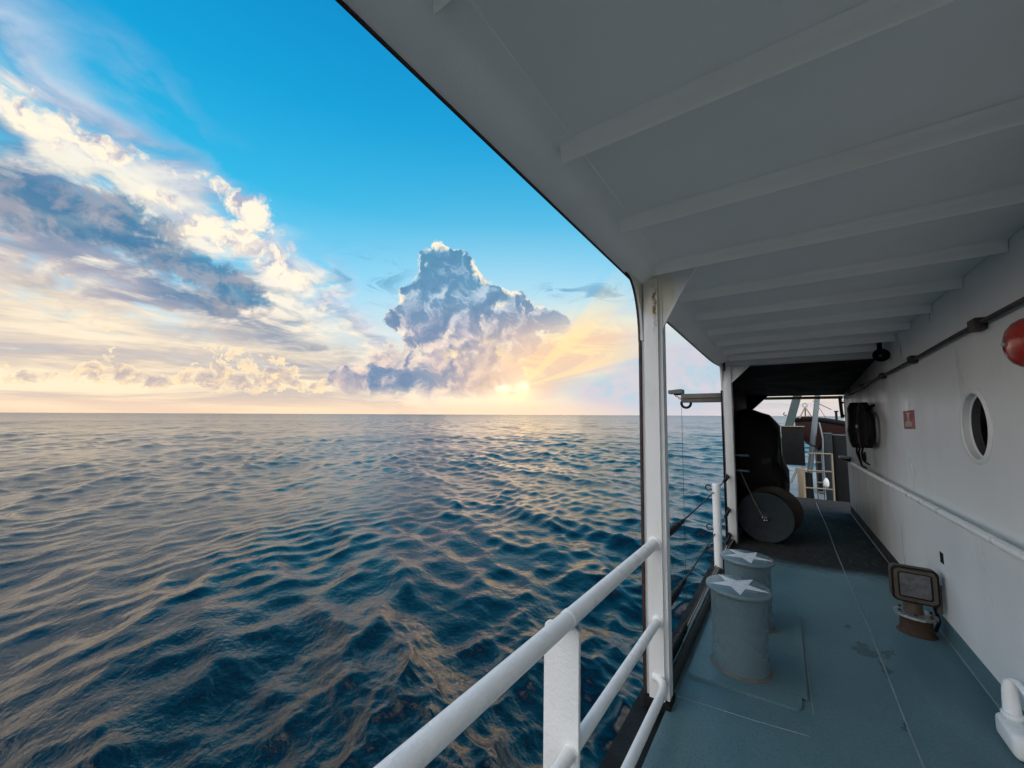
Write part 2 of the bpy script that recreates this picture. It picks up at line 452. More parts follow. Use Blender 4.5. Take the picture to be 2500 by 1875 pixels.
def box(bm, x0, x1, y0, y1, z0, z1, bev=0.0, seg=2):
    r = bmesh.ops.create_cube(bm, size=1.0)
    vs = r['verts']
    for v in vs:
        v.co = Vector((x0 + (v.co.x + .5) * (x1 - x0), y0 + (v.co.y + .5) * (y1 - y0), z0 + (v.co.z + .5) * (z1 - z0)))
    if bev > 0:
        es = list({e for v in vs for e in v.link_edges})
        bmesh.ops.bevel(bm, geom=es, offset=bev, segments=seg, affect='EDGES', profile=0.5)
    return bm

def tube(bm, pts, rad, n=12, caps=True):
    pts = [Vector(p) for p in pts]
    rr = rad if isinstance(rad, (list, tuple)) else [rad] * len(pts)
    rings = []
    t0 = (pts[1] - pts[0]).normalized()
    up = Vector((0, 0, 1)) if abs(t0.z) < 0.9 else Vector((1, 0, 0))
    u = t0.cross(up).normalized()
    for i, p in enumerate(pts):
        if i == 0: t = (pts[1] - pts[0]).normalized()
        elif i == len(pts) - 1: t = (pts[-1] - pts[-2]).normalized()
        else: t = ((pts[i + 1] - p).normalized() + (p - pts[i - 1]).normalized()).normalized()
        u = (u - t * u.dot(t)).normalized()
        w = t.cross(u)
        rings.append([bm.verts.new(p + (u * math.cos(a) + w * math.sin(a)) * rr[i]) for a in (2 * math.pi * k / n for k in range(n))])
    for a, c in zip(rings, rings[1:]):
        for k in range(n):
            bm.faces.new((a[k], a[(k + 1) % n], c[(k + 1) % n], c[k]))
    if caps:
        bm.faces.new(rings[0][::-1])
        bm.faces.new(rings[-1])
    return bm

def lathe(bm, prof, n=32, mat=None, caps=True):
    """profile of (radius, height) turned about z, closed at both ends; mat places it"""
    rings = []
    for r, z in prof:
        rings.append([bm.verts.new(Vector((r * math.cos(2 * math.pi * k / n), r * math.sin(2 * math.pi * k / n), z))) for k in range(n)])
    for a, c in zip(rings, rings[1:]):
        for k in range(n):
            bm.faces.new((a[k], a[(k + 1) % n], c[(k + 1) % n], c[k]))
    if caps:
        bm.faces.new(rings[0][::-1])
        bm.faces.new(rings[-1])
    if mat is not None:
        bmesh.ops.transform(bm, matrix=mat, verts=[v for r in rings for v in r])
    return bm

def prism(bm, poly, axis, d0, d1):
    """2D polygon extruded along an axis: 'x' takes (y,z), 'y' takes (x,z), 'z' takes (x,y)"""
    def P(p, d):
        return {'x': (d, p[0], p[1]), 'y': (p[0], d, p[1]), 'z': (p[0], p[1], d)}[axis]
    a = [bm.verts.new(P(p, d0)) for p in poly]
    c = [bm.verts.new(P(p, d1)) for p in poly]
    n = len(poly)
    for k in range(n):
        bm.faces.new((a[k], a[(k + 1) % n], c[(k + 1) % n], c[k]))
    bm.faces.new(a[::-1])
    bm.faces.new(c)
    return bm

def arc(cx, cy, r, a0, a1, n=8):
    return [(cx + r * math.cos(R(a0 + (a1 - a0) * k / n)), cy + r * math.sin(R(a0 + (a1 - a0) * k / n))) for k in range(n + 1)]

def torus_arc(bm, c, r, rt, a0, a1, plane='xz', n=20, m=8):
    pts = []
    for k in range(n + 1):
        a = R(a0 + (a1 - a0) * k / n)
        d = {'xz': (math.cos(a), 0, math.sin(a)), 'yz': (0, math.cos(a), math.sin(a)), 'xy': (math.cos(a), math.sin(a), 0)}[plane]
        pts.append(Vector(c) + Vector(d) * r)
    return tube(bm, pts, rt, m)

BM = bmesh.new
ROTY = lambda x, y, z: Matrix.Translation((x, y, z)) @ Matrix.Rotation(R(90), 4, 'X')   # lathe axis z -> -y
ROTX = lambda x, y, z: Matrix.Translation((x, y, z)) @ Matrix.Rotation(R(-90), 4, 'Y')  # lathe axis z -> -x

# ------------------------------------------------------------------ materials
def paint(name, col, rough=0.45, dirt=0.25, dirt_col=None, scale=3.0, bump=0.03, rust=0.0, spec=0.5, streak=False, coat=0.0, metal=0.0, var=0.06, buckle=0.0):
    m, q, p = new_mat(name)
    co = q.node('ShaderNodeTexCoord').outputs['Object']
    v = q.v('MULTIPLY', co, (1, 1, 0.25)) if streak else co
    n1 = q.noise(v, scale, 6, 0.60, 0.12)
    n2 = q.noise(co, scale * 9, 5, 0.65, 0.2)
    n3 = q.noise(co, scale * 0.35, 3, 0.5)
    c1 = (*col, 1)
    dc = dirt_col or tuple(c * 0.45 for c in col)
    c = q.mix(q.mul(q.step(n1, 0.40, 0.86), dirt), c1, (*dc, 1))
    c = q.mix(q.mul(q.step(n3, 0.3, 0.7), var * 4), c, (*tuple(min(1, x * (1 - var * 1.5)) for x in col), 1))
    if rust > 0:
        rn = q.noise(q.v('MULTIPLY', co, (1, 1, 0.45)), scale * 2.3, 7, 0.68, 0.8)
        c = q.mix(q.step(rn, 0.74 - rust * 0.3, 0.80 - rust * 0.3), c, (0.12, 0.045, 0.015, 1))
    q.put(p.inputs['Base Color'], c)
    q.put(p.inputs['Roughness'], q.step(n1, 0.3, 0.75, max(0.03, rough - 0.10), min(1, rough + 0.14)))
    p.inputs['Specular IOR Level'].default_value = spec
    p.inputs['Metallic'].default_value = metal
    p.inputs['Coat Weight'].default_value = coat
    if bump > 0:
        bp = q.node('ShaderNodeBump')
        bp.inputs['Strength'].default_value = 1.0
        bp.inputs['Distance'].default_value = bump * 0.06
        hh = q.add(q.mul(n2, 0.6), q.mul(n1, 1.2))
        if buckle:
            hh = q.add(hh, q.mul(q.noise(q.v('MULTIPLY', co, (1, 1, 1.4)), 1.7, 2, 0.4), buckle / (bump * 0.06)))
        q.put(bp.inputs['Height'], hh)
        m.node_tree.links.new(bp.outputs[0], p.inputs['Normal'])
    return m

M = {}
M['white'] = paint('white_paint', (0.80, 0.81, 0.81), 0.42, 0.22, (0.50, 0.48, 0.43), 4.0, 0.05, streak=True)
M['rail'] = paint('rail_white_paint', (0.84, 0.86, 0.87), 0.33, 0.14, (0.52, 0.53, 0.52), 9.0, 0.06)
M['ceil'] = paint('ceiling_white_paint', (0.86, 0.85, 0.83), 0.5, 0.40, (0.62, 0.57, 0.50), 1.6, 0.05, var=0.08, buckle=0.016)
M['grey'] = paint('bollard_grey_paint', (0.125, 0.190, 0.220), 0.28, 0.18, (0.085, 0.125, 0.14), 7.0, 0.08)
M['star'] = paint('star_white_paint', (0.80, 0.83, 0.85), 0.28, 0.55, (0.30, 0.36, 0.39), 20.0, 0.05)
M['blackgloss'] = paint('black_gloss_paint', (0.012, 0.010, 0.010), 0.15, 0.30, (0.03, 0.024, 0.02), 12.0, 0.025)
M['black'] = paint('black_rubber', (0.006, 0.007, 0.008), 0.65, 0.30, (0.013, 0.013, 0.013), 8.0, 0.10, spec=0.2)
M['maroon'] = paint('maroon_edge_shade', (0.035, 0.010, 0.009), 0.5, 0.4, (0.02, 0.008, 0.008), 10.0, 0.05)  # dark maroon puts the shade of the outboard edges into their colour
M['dark'] = paint('dark_paint_passage_shade', (0.016, 0.011, 0.009), 0.75, 0.4, (0.010, 0.008, 0.007), 2.5, 0.06, spec=0.15)  # near-black base stands in for the passage's shade; also on small dark fittings
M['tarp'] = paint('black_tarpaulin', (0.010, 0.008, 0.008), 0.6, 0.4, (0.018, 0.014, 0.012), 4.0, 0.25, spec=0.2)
M['conduit'] = paint('brown_conduit_paint', (0.030, 0.014, 0.012), 0.5, 0.4, (0.015, 0.008, 0.008), 12.0, 0.05)
M['red'] = paint('red_gloss_paint', (0.40, 0.022, 0.008), 0.20, 0.35, (0.20, 0.010, 0.005), 6.0, 0.03, coat=0.4)
M['signred'] = paint('sign_red_print', (0.30, 0.018, 0.016), 0.4, 0.2, None, 12.0, 0.0)
M['signwhite'] = paint('sign_cream_print', (0.66, 0.56, 0.44), 0.4, 0.2, None, 20.0, 0.0)
M['bronze'] = paint('weathered_brown_casting', (0.085, 0.066, 0.050), 0.48, 0.45, (0.055, 0.032, 0.020), 9.0, 0.18, rust=0.25, metal=0.3)
M['rusty'] = paint('rusty_steel', (0.060, 0.030, 0.014), 0.65, 0.5, (0.02, 0.010, 0.006), 14.0, 0.25, rust=0.4)
M['steel'] = paint('worn_bright_steel', (0.42, 0.43, 0.44), 0.32, 0.4, (0.16, 0.13, 0.11), 16.0, 0.10, metal=0.8)
M['galv'] = paint('weathered_grey_beam', (0.115, 0.110, 0.100), 0.6, 0.5, (0.05, 0.04, 0.032), 7.0, 0.15, rust=0.15)
M['teal'] = paint('dark_teal_grey_paint', (0.050, 0.085, 0.088), 0.5, 0.35, None, 3.0, 0.08)
M['bluegrey'] = paint('blue_grey_paint', (0.17, 0.21, 0.235), 0.45, 0.3, None, 5.0, 0.06)
M['bluebr'] = paint('blue_paint', (0.010, 0.050, 0.115), 0.4, 0.3, None, 8.0, 0.05)
M['reel'] = paint('slate_reel_paint', (0.014, 0.024, 0.029), 0.6, 0.35, None, 8.0, 0.12, spec=0.3)
M['reelback'] = paint('ochre_reel_paint', (0.028, 0.020, 0.012), 0.6, 0.4, None, 8.0, 0.12)
M['boatred'] = paint('dark_red_hull_paint', (0.030, 0.005, 0.004), 0.5, 0.3, None, 4.0, 0.05)
M['orange'] = paint('faded_orange_canvas', (0.42, 0.13, 0.05), 0.7, 0.3, None, 8.0, 0.1)
M['cream'] = paint('aged_cream_paint', (0.36, 0.30, 0.22), 0.5, 0.45, (0.25, 0.17, 0.10), 6.0, 0.08, rust=0.12)
M['rope'] = paint('dirty_rope', (0.16, 0.14, 0.11), 0.8, 0.4, None, 30.0, 0.3)
M['wire'] = paint('dark_wire', (0.035, 0.028, 0.026), 0.5, 0.4, None, 30.0, 0.2, metal=0.4)
M['aftdeck'] = paint('pale_aft_deck_paint', (0.20, 0.22, 0.24), 0.5, 0.4, (0.18, 0.17, 0.17), 1.2, 0.08)
M['deck_shade'] = paint('painted_deck_shade', (0.022, 0.019, 0.017), 0.8, 0.4, (0.040, 0.036, 0.030), 3.0, 0.35, spec=0.15)  # unused deck tone with the passage's shade painted in
M['weld'] = paint('worn_weld_bead', (0.20, 0.27, 0.29), 0.5, 0.5, (0.09, 0.14, 0.16), 9.0, 0.2)

def deck_material():
    m, q, p = new_mat('deck_paint')
    co = q.node('ShaderNodeTexCoord').outputs['Object']
    n1 = q.noise(co, 1.3, 6, 0.65, 0.5)
    n2 = q.noise(co, 14.0, 5, 0.7, 0.2)
    grit = q.noise(co, 260.0, 3, 0.7)
    c = q.mix(q.step(n1, 0.32, 0.70), (0.066, 0.150, 0.180, 1), (0.105, 0.200, 0.228, 1))
    c = q.mix(q.mul(q.step(n2, 0.55, 0.78), 0.45), c, (0.050, 0.110, 0.130, 1))
    c = q.mix(q.mul(q.step(grit, 0.40, 0.70), 0.40), c, (0.17, 0.27, 0.30, 1))
    speck = q.noise(co, 75.0, 2, 0.6)
    c = q.mix(q.mul(q.step(speck, 0.48, 0.66), 0.42), c, (0.040, 0.095, 0.115, 1))
    # darker deck from here aft: passage shade put into the colour, ragged edge
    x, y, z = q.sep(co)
    coat = q.step(q.add(q.add(y, q.mul(x, -0.10)), q.add(q.mul(n1, 0.5), q.mul(n2, 0.35))), 6.05, 6.45)  # coat here is the mask of the painted-in passage shade
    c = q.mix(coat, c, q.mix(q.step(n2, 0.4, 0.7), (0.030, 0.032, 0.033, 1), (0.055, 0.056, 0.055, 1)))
    # salt bloom and scuffing
    sc_ = q.noise(q.v('MULTIPLY', co, (6.0, 1.0, 1.0)), 3.0, 6, 0.7, 0.6)
    c = q.mix(q.mul(q.step(sc_, 0.56, 0.74), 0.30), c, (0.20, 0.28, 0.30, 1))
    # a damp patch with footprints of wear
    pw = q.v('ADD', co, q.v('MULTIPLY', q.v('SUBTRACT', q.noise(co, 9.0, 5, 0.65, 0.6, color=True), (0.5, 0.5, 0.5)), (0.22, 0.36, 0)))
    def spot(cx, cy, sx, sy):
        d = q.v('MULTIPLY', q.v('SUBTRACT', pw, (cx, cy, 0)), (1 / sx, 1 / sy, 0))
        return q.step(q.v('LENGTH', d), 1.0, 0.72)
    wet = None
    for a in ((0.41, 3.93, 0.075, 0.10), (0.475, 3.72, 0.035, 0.12), (0.53, 3.98, 0.03, 0.07), (0.47, 3.13, 0.022, 0.08), (0.35, 4.3, 0.03, 0.05)):
        s = spot(*a)
        wet = s if wet is None else q.m('MAXIMUM', wet, s)
    c = q.mix(q.mul(wet, 0.8), c, (0.022, 0.062, 0.078, 1))
    q.put(p.inputs['Base Color'], c)
    rr = q.step(n1, 0.3, 0.7, 0.28, 0.50)
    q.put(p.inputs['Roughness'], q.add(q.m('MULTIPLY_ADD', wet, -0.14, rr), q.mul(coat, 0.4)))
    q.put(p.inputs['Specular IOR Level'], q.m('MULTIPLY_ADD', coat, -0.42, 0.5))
    bp = q.node('ShaderNodeBump')
    bp.inputs['Distance'].default_value = 0.005
    q.put(bp.inputs['Height'], q.add(q.add(q.mul(grit, 0.3), q.mul(speck, 0.5)), q.add(q.mul(n2, 0.5), q.mul(n1, 1.5))))
    m.node_tree.links.new(bp.outputs[0], p.inputs['Normal'])
    return m
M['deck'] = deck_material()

def pillar_material():
    m, q, p = new_mat('pillar_white_paint')
    co = q.node('ShaderNodeTexCoord').outputs['Object']
    x, y, z = q.sep(co)
    n1 = q.noise(q.v('MULTIPLY', co, (1, 1, 0.25)), 6.0, 6, 0.65, 0.4)
    n2 = q.noise(co, 40.0, 5, 0.65)
    c = q.mix(q.mul(q.step(n1, 0.46, 0.74), 0.3), (0.74, 0.755, 0.76, 1), (0.50, 0.48, 0.43, 1))
    # yellowed primer patch with a rust run at the bracket weld
    d = q.v('MULTIPLY', q.v('SUBTRACT', co, (-0.63, 2.44, 2.44)), (1 / 0.12, 1 / 0.5, 1 / 0.17))
    patch = q.step(q.add(q.v('LENGTH', d), q.mul(q.sub(n1, 0.5), 0.4)), 1.05, 0.82)
    c = q.mix(q.mul(patch, 0.55), c, (0.60, 0.55, 0.36, 1))
    xr = q.m('ABSOLUTE', q.add(x, q.mad(q.noise(q.vec(0, 0, q.mul(z, 14.0)), 1.0, 3, 0.6), -0.05, 0.668)))
    run = q.mul(q.step(q.add(xr, q.mul(n2, 0.012)), 0.022, 0.010), q.mul(q.step(z, 2.14, 2.32), q.step(z, 2.50, 2.46)))
    c = q.mix(q.mul(run, q.step(q.noise(co, 26.0, 4, 0.7), 0.34, 0.56)), c, (0.13, 0.055, 0.015, 1))
    q.put(p.inputs['Base Color'], c)
    q.put(p.inputs['Roughness'], q.step(n1, 0.3, 0.75, 0.34, 0.55))
    bp = q.node('ShaderNodeBump')
    bp.inputs['Distance'].default_value = 0.003
    q.put(bp.inputs['Height'], q.add(n1, q.mul(n2, 0.4)))
    m.node_tree.links.new(bp.outputs[0], p.inputs['Normal'])
    return m
M['pillar'] = pillar_material()

def glass_material():
    m, q, p = new_mat('dark_porthole_glass')
    p.inputs['Base Color'].default_value = (0.006, 0.004, 0.004, 1)
    p.inputs['Roughness'].default_value = 0.06
    p.inputs['IOR'].default_value = 1.5
    p.inputs['Specular IOR Level'].default_value = 0.02
    return m
M['glass'] = glass_material()

def lens_material():
    m, q, p = new_mat('frosted_lamp_glass')
    co = q.node('ShaderNodeTexCoord').outputs['Object']
    n = q.noise(co, 30, 5, 0.6)
    q.put(p.inputs['Base Color'], q.mix(q.step(n, .35, .65), (0.075, 0.075, 0.082, 1), (0.13, 0.125, 0.125, 1)))
    p.inputs['Roughness'].default_value = 0.3
    return m
M['lens'] = lens_material()

# ------------------------------------------------------------------ the ship: large structure
XW = 0.955                                             # face of the deckhouse wall
XE = -0.62                                             # edge of the deck plating
Y_BACK, Y_ROOF0, Y_FRAME, Y_END = -3.0, -0.95, 6.30, 9.95

bm = BM(); box(bm, XE, XW + 0.12, Y_BACK, 11.42, -0.05, 0.0)
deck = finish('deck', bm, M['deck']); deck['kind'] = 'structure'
def seam(pts, r=0.006):
    return finish('weld_seam', tube(BM(), pts, r, 6), M['weld'], deck, 60)
ys = [Y_BACK + k * 0.3 for k in range(int((11.3 - Y_BACK) / 0.3))]
seam([(0.478 + 0.006 * math.sin(y * 1.7), y, -0.001) for y in ys])
seam([(XW - 0.004, y, 0.001) for y in (Y_BACK, 0, 3, 6, Y_END)], 0.007)
seam([(XE + 0.02, 2.60, -0.0025), (-0.2, 2.655, -0.0025), (0.03, 2.70, -0.0025)], 0.005)
seam([(XE + 0.02, 1.95, -0.0025), (-0.3, 1.98, -0.0025), (0.2, 2.0, -0.0025)], 0.004)
seam([(0.03, 4.40, -0.0025), (0.05, 3.4, -0.0025), (0.06, 2.9, -0.0025)], 0.004)
pl = arc(-0.545, 2.875, 0.04, 180, 270, 5) + arc(-0.03, 2.92, 0.04, 270, 360, 5) + arc(-0.01, 4.26, 0.04, 0, 90, 5) + arc(-0.545, 4.26, 0.04, 90, 180, 5)
bm = prism(BM(), pl, 'z', 0.0005, 0.016)
bmesh.ops.bevel(bm, geom=[e for e in bm.edges if all(v.co.z > 0.01 for v in e.verts)], offset=0.006, segments=2, affect='EDGES')
finish('doubler_plate', bm, M['deck'], deck, 40)
bm = prism(BM(), [(-0.02, 4.0), (0.035, 4.0), (0.04, 3.0), (-0.01, 3.02)], 'z', 0.0163, 0.0195)
finish('wear_strip', bm, M['deck'], deck)

bm = BM(); box(bm, -0.80, XE - 0.002, Y_BACK, 11.42, -2.9, -0.035)
hull = finish('hull', bm, M['black'])
tag(hull, 'black painted hull side and waterway below the deck edge', 'hull')

bm = BM(); box(bm, -0.75, 5.0, 11.43, 22.0, -0.75, -0.35)
aft = finish('aft_deck', bm, M['aftdeck']); aft['kind'] = 'structure'

# deckhouse wall with a round opening
PY, PZ, PR = 3.585, 1.634, 0.205
def wall_mesh():
    bm = BM()
    h = 0.34
    def quad(y0, y1, z0, z1):
        bm.faces.new([bm.verts.new((XW, y, z)) for y, z in ((y0, z0), (y0, z1), (y1, z1), (y1, z0))])
    quad(Y_BACK, PY - h, 0.0, 2.62); quad(PY + h, Y_END, 0.0, 2.62)
    quad(PY - h, PY + h, 0.0, PZ - h); quad(PY - h, PY + h, PZ + h, 2.62)
    n = 64
    sq, ci, inn = [], [], []
    for k in range(n):
        a = 2 * math.pi * k / n + math.pi / 4
        c, s = math.cos(a), math.sin(a)
        f = h / max(abs(c), abs(s))
        sq.append(bm.verts.new((XW, PY + c * f, PZ + s * f)))
        ci.append(bm.verts.new((XW, PY + c * PR, PZ + s * PR)))
        inn.append(bm.verts.new((XW + 0.12, PY + c * PR, PZ + s * PR)))
    for k in range(n):
        j = (k + 1) % n
        bm.faces.new((sq[k], ci[k], ci[j], sq[j]))
        bm.faces.new((ci[k], inn[k], inn[j], ci[j]))
    # end face, back and top
    x2 = XW + 0.14
    bm.faces.new([bm.verts.new(p) for p in ((XW, Y_END, 0), (XW, Y_END, 2.62), (x2, Y_END, 2.62), (x2, Y_END, 0))])
    bm.faces.new([bm.verts.new(p) for p in ((x2, Y_END, 0), (x2, Y_END, 2.62), (x2, Y_BACK, 2.62), (x2, Y_BACK, 0))])
    bmesh.ops.remove_doubles(bm, verts=bm.verts, dist=0.0002)
    return bm
wall_mat = paint('deckhouse_white_paint', (0.81, 0.83, 0.84), 0.36, 0.24, (0.62, 0.61, 0.57), 2.2, 0.05, streak=True, var=0.07, buckle=0.014)
_q = NB(wall_mat.node_tree)                            # far end of the wall: passage shade painted in, along with brown grime
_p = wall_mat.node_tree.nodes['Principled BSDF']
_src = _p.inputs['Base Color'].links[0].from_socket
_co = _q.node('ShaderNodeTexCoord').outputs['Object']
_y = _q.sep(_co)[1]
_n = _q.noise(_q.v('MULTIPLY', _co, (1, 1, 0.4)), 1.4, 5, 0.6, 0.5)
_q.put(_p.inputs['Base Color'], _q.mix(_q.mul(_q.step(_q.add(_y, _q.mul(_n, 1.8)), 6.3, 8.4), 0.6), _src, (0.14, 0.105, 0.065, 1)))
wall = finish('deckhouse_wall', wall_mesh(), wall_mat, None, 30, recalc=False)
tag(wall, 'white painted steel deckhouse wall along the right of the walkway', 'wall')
bm = BM(); box(bm, XW - 0.004, XW + 0.001, Y_BACK, Y_END - 0.01, 0.004, 0.148)
finish('base_band', bm, M['deck'], wall)
port = finish('porthole', lathe(BM(), [(PR - 0.002, -0.006), (PR + 0.026, -0.004), (PR + 0.030, 0.003), (PR + 0.018, 0.012), (PR + 0.002, 0.012), (PR - 0.004, 0.006), (PR - 0.004, 0.0), (PR - 0.008, -0.024), (PR - 0.014, -0.028), (PR - 0.016, -0.032)], 64, ROTX(XW, PY, PZ), caps=False), M['white'], wall, 40)
finish('glass_pane', lathe(BM(), [(PR - 0.003, -0.042), (PR - 0.003, -0.031)], 48, ROTX(XW, PY, PZ)), M['glass'], port, 40)
bm = BM(); box(bm, XW - 0.0035, XW + 0.001, 4.465, 4.54, 0.575, 0.655)
finish('square_hole', bm, M['black'], wall)

# roof over the walkway: plate, sloped skirt, deck beams, rim
roof = thing('walkway_roof', 'white painted roof with cross beams overhanging the walkway', 'roof', (0, 0, 2.6))
def rchild(name, bm, mat, smooth=None):
    bmesh.ops.translate(bm, verts=bm.verts, vec=(0, 0, -2.6))
    return finish(name, bm, mat, roof, smooth)
bm = BM(); box(bm, -0.628, XW - 0.002, Y_ROOF0, Y_FRAME + 0.05, 2.565, 2.62)
rchild('ceiling_plate', bm, M['ceil'])
def edge_z(y):
    t = min(1, max(0, (y - 2.35) / 0.55)); t = t * t * (3 - 2 * t)
    far = min(1, max(0, (y - 5.2) / 1.1))
    return 2.512 - 0.067 * t + 0.045 * far * far
ysk = [Y_ROOF0 + k * (Y_FRAME + 0.05 - Y_ROOF0) / 44 for k in range(45)]
bm = BM()                                              # skirt: rounded upper corner then a slope down to the rim
prof = [(-0.55, 2.563), (-0.60, 2.560), (-0.632, 2.552), (-0.66, 2.540)]
rows = []
for y in ysk:
    ez = edge_z(y)
    row = [bm.verts.new((x, y, z)) for x, z in prof] + [bm.verts.new((-0.738, y, ez)), bm.verts.new((-0.752, y, ez)), bm.verts.new((-0.752, y, 2.66)), bm.verts.new((-0.56, y, 2.66))]
    rows.append(row)
for a, c in zip(rows, rows[1:]):
    n = len(a)
    for k in range(n):
        bm.faces.new((a[k], a[(k + 1) % n], c[(k + 1) % n], c[k]))
bm.faces.new(rows[0]); bm.faces.new(rows[-1][::-1])
rchild('skirt', bm, M['ceil'], 35)
bm = BM(); rows = []
for y in ysk:
    ez = edge_z(y)
    rows.append([bm.verts.new((x, y, z)) for x, z in ((-0.7525, ez - 0.008), (-0.759, ez - 0.008), (-0.759, 2.67), (-0.7525, 2.67))])
for a, c in zip(rows, rows[1:]):
    for k in range(4):
        bm.faces.new((a[k], a[(k + 1) % 4], c[(k + 1) % 4], c[k]))
bm.faces.new(rows[0]); bm.faces.new(rows[-1][::-1])
rchild('edge_rim', bm, M['maroon'])
for k, y in enumerate([-0.66, -0.08, 0.52, 1.12, 1.71, 2.32, 2.95, 3.56, 4.20, 4.81, 5.40, 5.98]):
    pr = [(-0.030, 2.564), (-0.012, 2.556), (-0.006, 2.54), (-0.005, 2.508), (0.0, 2.501), (0.006, 2.508), (0.008, 2.54), (0.014, 2.556), (0.032, 2.564)]
    bm = prism(BM(), [(y + a, z) for a, z in pr], 'x', -0.60, XW - 0.003)
    rchild('beam', bm, M['ceil'], 60)

# near pillar with its flared head
pil = thing('support_pillar', 'white painted box pillar with flared rust-stained head beside the railing', 'pillar', (-0.668, 2.5, 0))
def pchild(name, bm, mat, smooth=None):
    o = finish(name, bm, mat, pil, smooth)
    o.matrix_parent_inverse = Matrix.Translation((0.668, -2.5, 0))
    return o
bm = BM(); box(bm, -0.733, -0.604, 2.444, 2.565, 0.035, 2.53)
bmesh.ops.bevel(bm, geom=[e for e in bm.edges if abs(e.verts[0].co.z - e.verts[1].co.z) > 1], offset=0.022, segments=4, affect='EDGES')
pchild('shaft', bm, M['pillar'], 40)
bm = BM(); box(bm, -0.745, -0.596, 2.436, 2.573, -0.035, 0.034, 0.006)
pchild('foot', bm, M['black'], 40)
fil = [(2.45, 2.14)] + [(2.45 - 0.22 * (1 - math.cos(R(a))), 2.14 + 0.372 * math.sin(R(a))) for a in range(8, 90, 8)] + [(2.21, 2.516), (2.21, 2.56), (2.62, 2.56), (2.62, 2.14)]
pchild('flare_plate', prism(BM(), fil, 'x', -0.7375, -0.722), M['pillar'], 40)
fil2 = [(y - 0.008, z - 0.008) if y < 2.46 else (y, z) for y, z in fil]
pchild('edge_strip', prism(BM(), fil2[:-2] + [(2.455, 2.56), (2.455, 2.14)], 'x', -0.7475, -0.7385), M['maroon'])
bm = BM(); box(bm, -0.7455, -0.7345, 2.441, 2.562, 0.04, 2.1395)
pchild('edge_flange', bm, M['maroon'])
gus = [(-0.606, 2.20)] + [(-0.606 + 0.215 * t, 2.20 + 0.385 * t ** 0.92) for t in (0.25, 0.5, 0.75)] + [(-0.40, 2.562), (-0.735, 2.562), (-0.735, 2.2)]
pchild('gusset', prism(BM(), gus, 'y', 2.474, 2.490), M['pillar'])
bm = tube(BM(), [(-0.603, 2.4725, 2.21), (-0.50, 2.4725, 2.40), (-0.402, 2.4725, 2.560)], 0.004, 6)
pchild('weld_bead', bm, M['white'], 60)

# far portal frame closing the walkway roof
fr = thing('portal_frame', 'white steel portal frame with chamfered corner at the dark passage mouth', 'frame', (-0.65, 6.3, 0))
def fchild(name, bm, mat, smooth=None):
    o = finish(name, bm, mat, fr, smooth)
    o.matrix_parent_inverse = Matrix.Translation((0.65, -6.3, 0))
    return o
bm = BM(); box(bm, -0.712, -0.606, 6.26, 6.42, 0.0, 2.47, 0.008)
frame_mat = paint('frame_white_paint', (0.62, 0.63, 0.63), 0.45, 0.4, (0.36, 0.33, 0.28), 5.0, 0.08, rust=0.16, streak=True)
fchild('post', bm, frame_mat, 40)
bm = BM(); box(bm, -0.712, XW - 0.002, 6.27, 6.41, 2.472, 2.563, 0.006)
fchild('header', bm, frame_mat, 40)
fchild('corner_plate', prism(BM(), [(-0.605, 2.25), (-0.385, 2.47), (-0.605, 2.47)], 'y', 6.29, 6.40), frame_mat)
fchild('corner_trim', prism(BM(), [(-0.607, 2.235), (-0.594, 2.235), (-0.374, 2.455), (-0.374, 2.472), (-0.392, 2.472), (-0.607, 2.262)], 'y', 6.272, 6.289), frame_mat)
cc = [(6.26, 2.12)] + [(6.26 - 0.15 * (1 - math.cos(R(a))), 2.12 + 0.36 * math.sin(R(a))) for a in range(10, 91, 10)] + [(6.10, 2.53), (6.40, 2.53), (6.40, 2.12)]
fchild('flare_plate', prism(BM(), cc, 'x', -0.7375, -0.7125), frame_mat, 40)
bm = BM(); box(bm, -0.745, -0.7375, 6.255, 6.42, 0.02, 2.12)
fchild('edge_flange', bm, M['maroon'])
bm = BM(); box(bm, -0.735, -0.59, 6.24, 6.44, 0.0005, 0.02, 0.004)
fchild('foot_plate', bm, M['rusty'], 40)
bm = BM(); box(bm, -0.70, -0.675, 6.252, 6.262, 2.40, 2.56)
fchild('rust_patch', bm, M['rusty'])

# dark covered passage beyond the frame
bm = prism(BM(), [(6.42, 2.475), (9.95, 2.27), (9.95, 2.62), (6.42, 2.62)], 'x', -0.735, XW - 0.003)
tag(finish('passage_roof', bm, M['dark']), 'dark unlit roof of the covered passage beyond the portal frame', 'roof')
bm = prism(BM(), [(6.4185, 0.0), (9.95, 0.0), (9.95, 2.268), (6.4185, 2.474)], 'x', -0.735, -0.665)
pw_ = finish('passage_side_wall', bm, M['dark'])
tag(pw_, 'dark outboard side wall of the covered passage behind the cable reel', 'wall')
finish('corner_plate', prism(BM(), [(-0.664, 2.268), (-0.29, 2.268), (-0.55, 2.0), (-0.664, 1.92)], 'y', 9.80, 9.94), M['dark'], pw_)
bm = BM(); box(bm, -0.35, XW - 0.004, 9.955, 10.01, 2.20, 2.255, 0.004)
ef = finish('fascia_beam', bm, M['cream'])
tag(ef, 'aged cream fascia beam across the far end of the dark passage', 'beam')
bm = BM(); box(bm, -0.34, XW - 0.004, 10.012, 10.03, 2.215, 2.228)
finish('lip', bm, M['rusty'], ef)

# ------------------------------------------------------------------ things on the walkway
def under(root, loc):
    """children keep ship coordinates while the thing's origin sits at its base"""
    inv = Matrix.Translation(-Vector(loc))
    def add(name, bm, mat, smooth=None, parent=None):
        o = finish(name, bm, mat, parent or root, smooth)
        if parent is None:
            o.matrix_parent_inverse = inv
        return o
    return add

